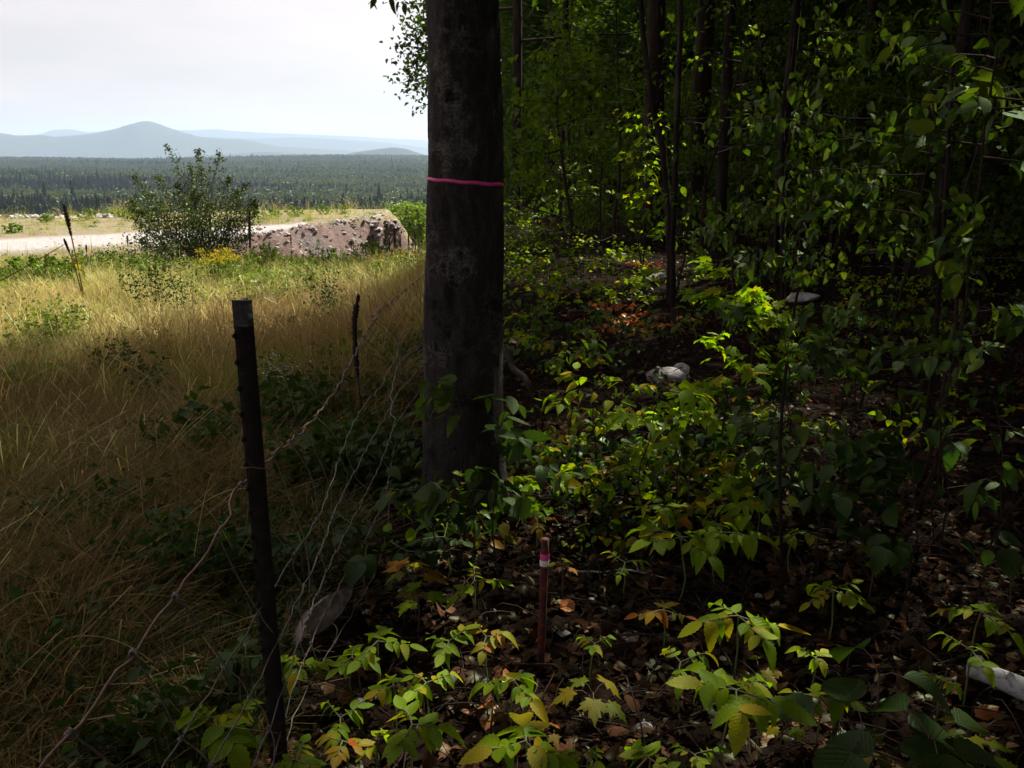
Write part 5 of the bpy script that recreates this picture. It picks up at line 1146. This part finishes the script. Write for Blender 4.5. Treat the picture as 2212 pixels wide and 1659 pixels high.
# ---- low herbs with compound leaves
HERBS = [  # px, py of the leaf centre, spread px, height m, material, leaflet m, label
 (1590, 1490, 95, .24, 'leaf_herb', .105, 5, 'ov', 'brightest big leaved herb, sunlit, at the bottom right of centre'),
 (1595, 1330, 85, .22, 'leaf_herb', .1, 4, 'ov', 'bright green herb with holes in its leaves, above the brightest one'),
 (1470, 1430, 55, .16, 'leaf_herb', .055, 3, 'ov', 'small bright herb left of the brightest big herb'),
 (1432, 1318, 55, .16, 'leaf_herb_yellow', .05, 4, 'ov', 'yellowing herb between the peeled stick and the bright herb'),
 (1800, 1275, 70, .18, 'leaf_herb', .065, 4, 'ov', 'dim yellow green herb alone in the dark right of centre'),
 (2120, 1320, 75, .2, 'leaf_herb', .07, 3, 'ov', 'dim herb near the right edge above the birch log'),
 (2100, 1405, 60, .16, 'leaf_herb', .055, 3, 'ov', 'small dim herb touching the end of the birch log'),
 (470, 1550, 75, .2, 'leaf_herb', .09, 3, 'ov', 'green herb left of the steel post under the fence wires'),
 (650, 1440, 50, .16, 'leaf_herb', .06, 3, 'ov', 'green herb just right of the steel post'),
 (815, 1385, 75, .2, 'leaf_herb', .075, 3, 'ov', 'pale green herb with broad leaflets right of the stone slab'),
 (760, 1420, 50, .17, 'leaf_herb', .06, 3, 'ov', 'pale green herb in front of the stone slab'),
 (970, 1385, 55, .17, 'leaf_herb', .06, 3, 'ov', 'bright narrow leaved herb halfway to the red stake'),
 (1050, 1375, 40, .16, 'leaf_herb_yellow', .055, 3, 'ov', 'herb with brown spotted orange leaflets left of the red stake'),
 (920, 1475, 60, .18, 'leaf_herb', .06, 3, 'ov', 'upper of two bright herbs stacked at the bottom left of centre'),
 (890, 1565, 70, .2, 'leaf_herb', .075, 3, 'ov', 'lower of two bright herbs stacked at the bottom left of centre'),
 (850, 1480, 40, .15, 'leaf_herb', .055, 3, 'ov', 'dim herb with one orange leaflet left of the stacked bright herbs'),
 (1110, 1470, 60, .16, 'leaf_herb', .06, 3, 'ov', 'bright herb in front of the foot of the red stake'),
 (1135, 1600, 85, .2, 'leaf_herb', .11, 3, 'ov', 'big leaved bright herb at the bottom edge below the stake'),
 (740, 1600, 40, .15, 'leaf_herb_yellow', .05, 3, 'ov', 'yellow leaved herb at the bottom right of the steel post'),
 (735, 1550, 40, .15, 'leaf_herb', .045, 3, 'ov', 'small yellow green herb above the yellow leaved one'),
 (815, 1600, 35, .12, 'leaf_herb', .045, 2, 'ov', 'tiny green herb left of the lower stacked herb'),
 (640, 1640, 45, .15, 'leaf_herb', .06, 3, 'ov', 'herb peeping up at the bottom edge beside the steel post'),
 (1025, 1255, 60, .2, 'leaf_herb', .07, 3, 'ov', 'lit green herb left of the band of the red stake'),
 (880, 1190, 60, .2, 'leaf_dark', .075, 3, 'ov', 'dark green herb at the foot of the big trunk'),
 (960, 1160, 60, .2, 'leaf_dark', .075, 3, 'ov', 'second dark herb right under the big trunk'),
 (1285, 1390, 32, .14, 'leaf_herb', .04, 3, 'ov', 'small dim herb right of the red stake'),
 (1160, 1120, 38, .16, 'leaf_herb_yellow', .045, 3, 'ov', 'orange spotted small herb above the stake'),
 (1470, 1160, 95, .26, 'leaf_herb', .1, 4, 'ov', 'large drooping green herb in the middle, right of the stake'),
 (1560, 1150, 75, .24, 'leaf_herb', .09, 3, 'ov', 'large green herb overlapping the drooping one on its right'),
 (1350, 1215, 45, .18, 'leaf_herb', .05, 3, 'ov', 'narrow leaved sprig at the left of the large drooping herb'),
 (1720, 1150, 50, .2, 'leaf_herb', .055, 3, 'ov', 'small bright herb beside the thin dark stem'),
 (1500, 1630, 40, .14, 'leaf_herb', .045, 3, 'ov', 'small herb on the bottom edge right of the white stone'),
 (1405, 1640, 50, .15, 'leaf_herb', .07, 2, 'ov', 'two broad leaves at the bottom edge under the white stone'),
 (1770, 1510, 60, .17, 'leaf_herb', .055, 4, 'ov', 'dull green herb right of the brightest herb'),
 (1760, 1420, 35, .15, 'leaf_herb', .045, 3, 'ov', 'small dull herb with a yellow leaf above the dull green one'),
 (2035, 1470, 38, .14, 'leaf_herb', .04, 3, 'ov', 'small dim herb left of the birch log'),
 (1270, 1640, 40, .13, 'leaf_herb', .05, 3, 'ov', 'small yellowish herb at the bottom between two bright ones'),
 (1430, 1090, 60, .22, 'leaf_herb', .065, 3, 'ov', 'green herb behind the drooping large one'),
 (1640, 1080, 60, .25, 'leaf_herb', .07, 3, 'ov', 'dim green herb near the thin dark stem'),
 (1410, 975, 55, .25, 'leaf_herb', .07, 3, 'ov', 'yellow green herb in the centre of the wood floor'),
 (1490, 1010, 50, .22, 'leaf_herb_yellow', .06, 3, 'ov', 'yellow speckled herb right of the wood floor centre'),
 (1280, 990, 40, .2, 'leaf_herb_yellow', .05, 3, 'ov', 'brownish small herb right of the big trunk base'),
 (1240, 880, 55, .22, 'leaf_herb', .06, 3, 'ov', 'narrow leaved herb beside the fallen limb'),
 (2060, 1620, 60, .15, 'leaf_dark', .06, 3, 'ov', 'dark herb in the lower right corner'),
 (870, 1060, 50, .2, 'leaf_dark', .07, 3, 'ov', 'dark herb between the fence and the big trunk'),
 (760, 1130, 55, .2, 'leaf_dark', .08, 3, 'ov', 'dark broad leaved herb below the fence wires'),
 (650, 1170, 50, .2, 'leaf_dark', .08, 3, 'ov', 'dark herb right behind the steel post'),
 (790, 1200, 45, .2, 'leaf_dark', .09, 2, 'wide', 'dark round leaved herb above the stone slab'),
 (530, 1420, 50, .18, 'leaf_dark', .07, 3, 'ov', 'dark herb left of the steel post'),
]
for px, py, sp, h, mt, lf, fr, kd, lab in HERBS:
    p = at(px, py, z=h + 0.0); d = p.y * CP + (EYE - p.z) * SP; g = float(G(p.x, p.y))
    compound_herb((p.x, p.y, g), sp / 1840 * d * .95, h - g, lab, mt, lf, fr, kd)
# maple seedlings
for px, py, h, s, n, mt, lab in [(1280, 1480, .12, .075, 5, 'leaf_maple', 'yellow maple seedling with pointed lobes in the lower middle'), (890, 1240, .2, .085, 6, 'leaf_maple', 'olive and brown maple seedling under the dark herbs'), (900, 1290, .16, .07, 4, 'leaf_herb', 'small green maple seedling below the olive one'),
        (1545, 1100, .2, .06, 5, 'leaf_maple', 'orange maple seedling behind the large green herbs'), (2150, 1610, .14, .07, 6, 'leaf_herb', 'green maple seedling at the lower right corner'), (2085, 1545, .13, .05, 4, 'leaf_maple', 'yellow maple seedling left of the lower right corner'), (1860, 1600, .14, .06, 4, 'leaf_maple', 'yellowing maple seedling between the big dark leaves'),
        (1215, 1230, .14, .045, 4, 'leaf_maple', 'small orange maple seedling right of the pink band'), (1640, 1440, .13, .05, 4, 'leaf_maple', 'small maple seedling right above the brightest herb'), (1700, 1560, .1, .045, 4, 'leaf_herb', 'tiny maple seedling right of the brightest herb'), (1350, 1000, .15, .06, 5, 'leaf_maple', 'yellow maple seedling on the mid floor'),
        (1300, 1100, .12, .05, 4, 'leaf_maple', 'small dim maple seedling above the peeled stick'), (1180, 1560, .1, .04, 3, 'leaf_maple', 'tiny orange seedling above the bottom big leaved herb'), (1700, 1000, .25, .07, 6, 'leaf_herb', 'green maple seedling near the thin dark stem'), (1890, 1180, .2, .06, 5, 'leaf_maple', 'dull maple seedling in the dark right part')]:
    p = at(px, py, z=h); seedling((p.x, p.y, float(G(p.x, p.y))), h, lab, mt, s, n)
# big dark leaves in the lower right
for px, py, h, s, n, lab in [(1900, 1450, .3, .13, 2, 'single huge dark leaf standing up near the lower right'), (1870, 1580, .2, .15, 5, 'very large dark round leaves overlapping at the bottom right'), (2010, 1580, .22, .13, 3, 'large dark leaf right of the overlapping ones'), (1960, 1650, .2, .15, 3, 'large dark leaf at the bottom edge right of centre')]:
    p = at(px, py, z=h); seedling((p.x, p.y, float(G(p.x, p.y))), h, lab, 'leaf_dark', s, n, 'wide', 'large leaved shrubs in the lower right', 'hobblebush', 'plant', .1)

# ---- saplings with leaves of their own
SAP = [  # px, py, distance, radius, leaves, leaf size, mat, kind, droop, flat, label
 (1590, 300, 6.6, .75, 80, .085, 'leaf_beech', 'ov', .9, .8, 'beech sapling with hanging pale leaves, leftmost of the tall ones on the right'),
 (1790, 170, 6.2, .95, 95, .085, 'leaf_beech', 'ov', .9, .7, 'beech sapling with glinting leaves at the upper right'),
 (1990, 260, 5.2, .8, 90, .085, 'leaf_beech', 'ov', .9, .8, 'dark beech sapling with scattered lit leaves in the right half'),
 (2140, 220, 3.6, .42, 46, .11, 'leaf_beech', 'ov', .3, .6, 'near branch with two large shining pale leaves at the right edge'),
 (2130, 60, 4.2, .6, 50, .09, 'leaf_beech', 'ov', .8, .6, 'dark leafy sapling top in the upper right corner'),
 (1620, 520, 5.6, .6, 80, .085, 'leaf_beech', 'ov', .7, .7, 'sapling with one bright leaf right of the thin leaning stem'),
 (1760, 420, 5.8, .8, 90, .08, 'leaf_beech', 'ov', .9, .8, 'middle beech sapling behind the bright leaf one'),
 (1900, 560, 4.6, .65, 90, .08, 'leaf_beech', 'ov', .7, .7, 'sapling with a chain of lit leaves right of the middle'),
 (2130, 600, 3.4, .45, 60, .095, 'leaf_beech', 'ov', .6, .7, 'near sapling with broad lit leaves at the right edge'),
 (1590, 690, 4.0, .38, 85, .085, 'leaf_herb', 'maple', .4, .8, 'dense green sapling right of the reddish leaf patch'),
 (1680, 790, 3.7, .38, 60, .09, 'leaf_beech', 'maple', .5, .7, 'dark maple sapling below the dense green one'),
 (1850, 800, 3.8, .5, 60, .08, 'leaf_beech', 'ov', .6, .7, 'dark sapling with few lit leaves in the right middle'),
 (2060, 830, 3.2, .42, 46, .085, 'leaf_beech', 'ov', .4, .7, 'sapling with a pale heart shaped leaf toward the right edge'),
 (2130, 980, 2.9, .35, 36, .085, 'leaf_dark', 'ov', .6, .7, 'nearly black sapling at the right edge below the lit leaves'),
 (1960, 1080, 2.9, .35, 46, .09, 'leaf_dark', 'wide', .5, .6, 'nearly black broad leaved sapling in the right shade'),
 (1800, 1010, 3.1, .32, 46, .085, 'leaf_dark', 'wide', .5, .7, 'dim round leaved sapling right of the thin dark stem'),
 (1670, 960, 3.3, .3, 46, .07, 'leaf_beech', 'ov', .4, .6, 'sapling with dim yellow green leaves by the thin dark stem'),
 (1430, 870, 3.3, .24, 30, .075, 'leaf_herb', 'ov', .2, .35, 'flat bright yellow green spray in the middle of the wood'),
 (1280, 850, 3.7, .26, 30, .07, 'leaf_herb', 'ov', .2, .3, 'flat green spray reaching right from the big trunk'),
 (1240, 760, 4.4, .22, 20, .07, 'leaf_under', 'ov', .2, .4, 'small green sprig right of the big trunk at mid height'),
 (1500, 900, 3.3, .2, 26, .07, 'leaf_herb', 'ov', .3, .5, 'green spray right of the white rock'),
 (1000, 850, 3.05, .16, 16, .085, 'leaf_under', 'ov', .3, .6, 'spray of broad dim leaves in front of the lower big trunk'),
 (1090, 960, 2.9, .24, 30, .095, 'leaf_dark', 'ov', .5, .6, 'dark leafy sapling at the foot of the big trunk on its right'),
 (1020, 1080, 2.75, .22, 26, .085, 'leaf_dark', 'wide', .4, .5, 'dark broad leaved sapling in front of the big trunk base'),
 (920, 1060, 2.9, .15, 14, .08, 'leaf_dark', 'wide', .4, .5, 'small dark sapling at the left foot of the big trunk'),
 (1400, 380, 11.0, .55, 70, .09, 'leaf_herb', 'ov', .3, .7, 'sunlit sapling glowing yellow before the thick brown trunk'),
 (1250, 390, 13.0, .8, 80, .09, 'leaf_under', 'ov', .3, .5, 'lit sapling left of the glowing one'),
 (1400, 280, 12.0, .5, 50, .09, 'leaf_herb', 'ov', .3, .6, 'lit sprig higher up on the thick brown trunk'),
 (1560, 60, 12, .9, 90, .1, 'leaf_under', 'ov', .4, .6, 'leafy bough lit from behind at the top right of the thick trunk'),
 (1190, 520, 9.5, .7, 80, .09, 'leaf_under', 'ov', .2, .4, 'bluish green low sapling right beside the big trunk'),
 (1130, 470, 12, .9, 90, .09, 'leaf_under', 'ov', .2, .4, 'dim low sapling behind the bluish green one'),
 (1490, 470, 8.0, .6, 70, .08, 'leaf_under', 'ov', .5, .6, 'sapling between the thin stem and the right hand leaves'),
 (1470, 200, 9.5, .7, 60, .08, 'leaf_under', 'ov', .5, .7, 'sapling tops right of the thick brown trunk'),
]
for i, (px, py, y, r_, n, s, mt, kd, dr, fl, lab) in enumerate(SAP):
    c = at(px, py, y=y); d = y * CP
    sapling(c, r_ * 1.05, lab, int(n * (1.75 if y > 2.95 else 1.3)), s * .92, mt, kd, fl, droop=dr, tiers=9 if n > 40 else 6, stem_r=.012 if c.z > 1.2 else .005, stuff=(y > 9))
# low sunlit bushes on the floor between the trunks
LBS = ['lit bush at the left of the sunlit patch beside the big trunk', 'bright bush in the left middle of the sunlit patch', 'bright bush in the centre of the sunlit patch', 'bright bush next to the glowing orange leaf', 'low bush in front of the left part of the sunlit patch',
       'low bush between the sunlit patch and the copper leaves', 'dim bush by the right edge of the big trunk', 'bush touching the big trunk at the height of the sunlit patch', 'bush right of the copper leaf patch', 'small dim bush right of the big trunk under the sunlit patch', 'bush at the back edge of the sunlit patch',
       'bush behind the left part of the sunlit patch', 'bush right of the pale rock and the thin stem', 'dark bush behind and right of the big trunk', 'bush before the foot of the thick brown trunk', 'tiny bush left of the copper leaf patch']
for i, (px, py, y, r_, n) in enumerate([(1180, 590, 9.5, .45, 50), (1260, 580, 9.8, .5, 60), (1330, 565, 10.2, .5, 60), (1400, 600, 9.6, .4, 50), (1230, 640, 8.2, .35, 40), (1350, 620, 8.6, .35, 40), (1130, 640, 8.0, .4, 45), (1110, 590, 10, .5, 50), (1450, 690, 7, .3, 30), (1150, 690, 6.6, .3, 36), (1290, 545, 11.5, .6, 60), (1200, 545, 12, .6, 60), (1500, 640, 7.6, .4, 50), (1100, 530, 13, .7, 60), (1380, 530, 13, .7, 60), (1270, 700, 6.2, .2, 20)]):
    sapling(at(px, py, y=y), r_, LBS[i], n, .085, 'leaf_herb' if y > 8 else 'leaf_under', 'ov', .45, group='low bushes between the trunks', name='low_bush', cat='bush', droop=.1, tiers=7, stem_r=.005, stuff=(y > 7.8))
# far floor herbs, too many and too small to count
def floor_herbs():
    lib = make_lib('floor_herb', [new_mesh('h', *leaf_ball(OV, 12, .15, .06, .25, .4, seed=90 + i), mat=M['leaf_herb' if i < 2 else 'leaf_dark' if i == 2 else 'leaf_maple']) for i in range(4)])
    n = 3300; y = 3.1 + 21 * rng.uniform(0, 1, n) ** 1.25; x = rng.uniform(-.5, .62 * y, n); ok = (wob(x, y, 1.1, 6) + rng.normal(0, .25, n) > .3) & ((x < 1.0 + .1 * y) | (y > 6) | (rng.uniform(0, 1, n) < .4)); x, y = x[ok], y[ok]; n = len(x)
    scatter('floor_herbs', lib, np.stack([x, y, G(x, y) + rng.uniform(.08, .3, n)], 1), np.stack([rng.normal(0, .1, n), rng.normal(0, .1, n), rng.uniform(0, 6.28, n)], 1), rng.uniform(.5, 1.25, n), rng.choice([0, 1, 2, 2, 2, 3], n), kind='stuff',
            label='small herbs scattered thickly over the floor of the wood', category='ground cover')
floor_herbs()
# thin stems in the wood
for pts, r_, lab in [([(1455, 640, 8.5), (1450, 560, 8.5), (1462, 300, 8.6), (1468, 0, 8.7), (1468, -200, 8.8)], .035, 'slim pale stem crossing in front of the thick brown trunk'),
                     ([(1448, 600, 9.5), (1440, 380, 9.5), (1410, 230, 9.5), (1392, 120, 9.6), (1375, -150, 9.8)], .04, 'thin dark leaning stem running across the thick brown trunk'),
                     ([(1690, 1190, 2.95), (1682, 1000, 2.95), (1688, 900, 3.0), (1700, 780, 3.05)], .008, 'thin dark upright stem among the herbs right of centre'),
                     ([(1692, 700, 6.0), (1690, 500, 6.0), (1688, 250, 6.1), (1712, 80, 6.2)], .02, 'slim stem among the hanging beech leaves'),
                     ([(1632, 690, 6.6), (1634, 600, 6.6), (1640, 520, 6.6)], .02, 'short grey stem under the hanging beech leaves'),
                     ([(1070, 470, 10), (1070, 250, 10), (1068, 60, 10), (1066, -100, 10)], .03, 'thin stem tight against the right edge of the big trunk'),
                     ([(1298, 540, 12), (1297, 430, 12), (1300, 350, 12)], .02, 'thin upright stem in the sunlit patch'),
                     ([(2020, 760, 4.6), (2030, 620, 4.6), (2045, 380, 4.7), (2060, 100, 4.8)], .016, 'black thin stem at the right among the leaves'),
                     ([(1640, 1000, 3.6), (1690, 1080, 3.3), (1720, 1010, 3.3), (1735, 950, 3.3)], .005, 'forked bare twig beside the round leaved sapling')]:
    P = [np.array(at(px, py, y=y)) for px, py, y in pts]; b = P[0].copy(); b[2] = float(G(b[0], b[1]))
    t = thing('thin_tree', lab, 'stem', tuple(b)); q = np.array(P) - b; q = np.concatenate([[[q[0][0], q[0][1], -.05]], q[1:] if q[0][2] < .05 else q])
    k = len(q); tt = np.linspace(0, k - 1, 20); w = np.stack([np.interp(tt, np.arange(k), q[:, j]) for j in range(3)], 1); w[1:-1] = (w[:-2] + w[1:-1] + w[2:]) / 3
    link('trunk', new_mesh('trunk', *tube(w + rng.normal(0, r_ * .15, w.shape), np.linspace(r_, r_ * .7, 20), 7, .06), mat=M['bark']), t)
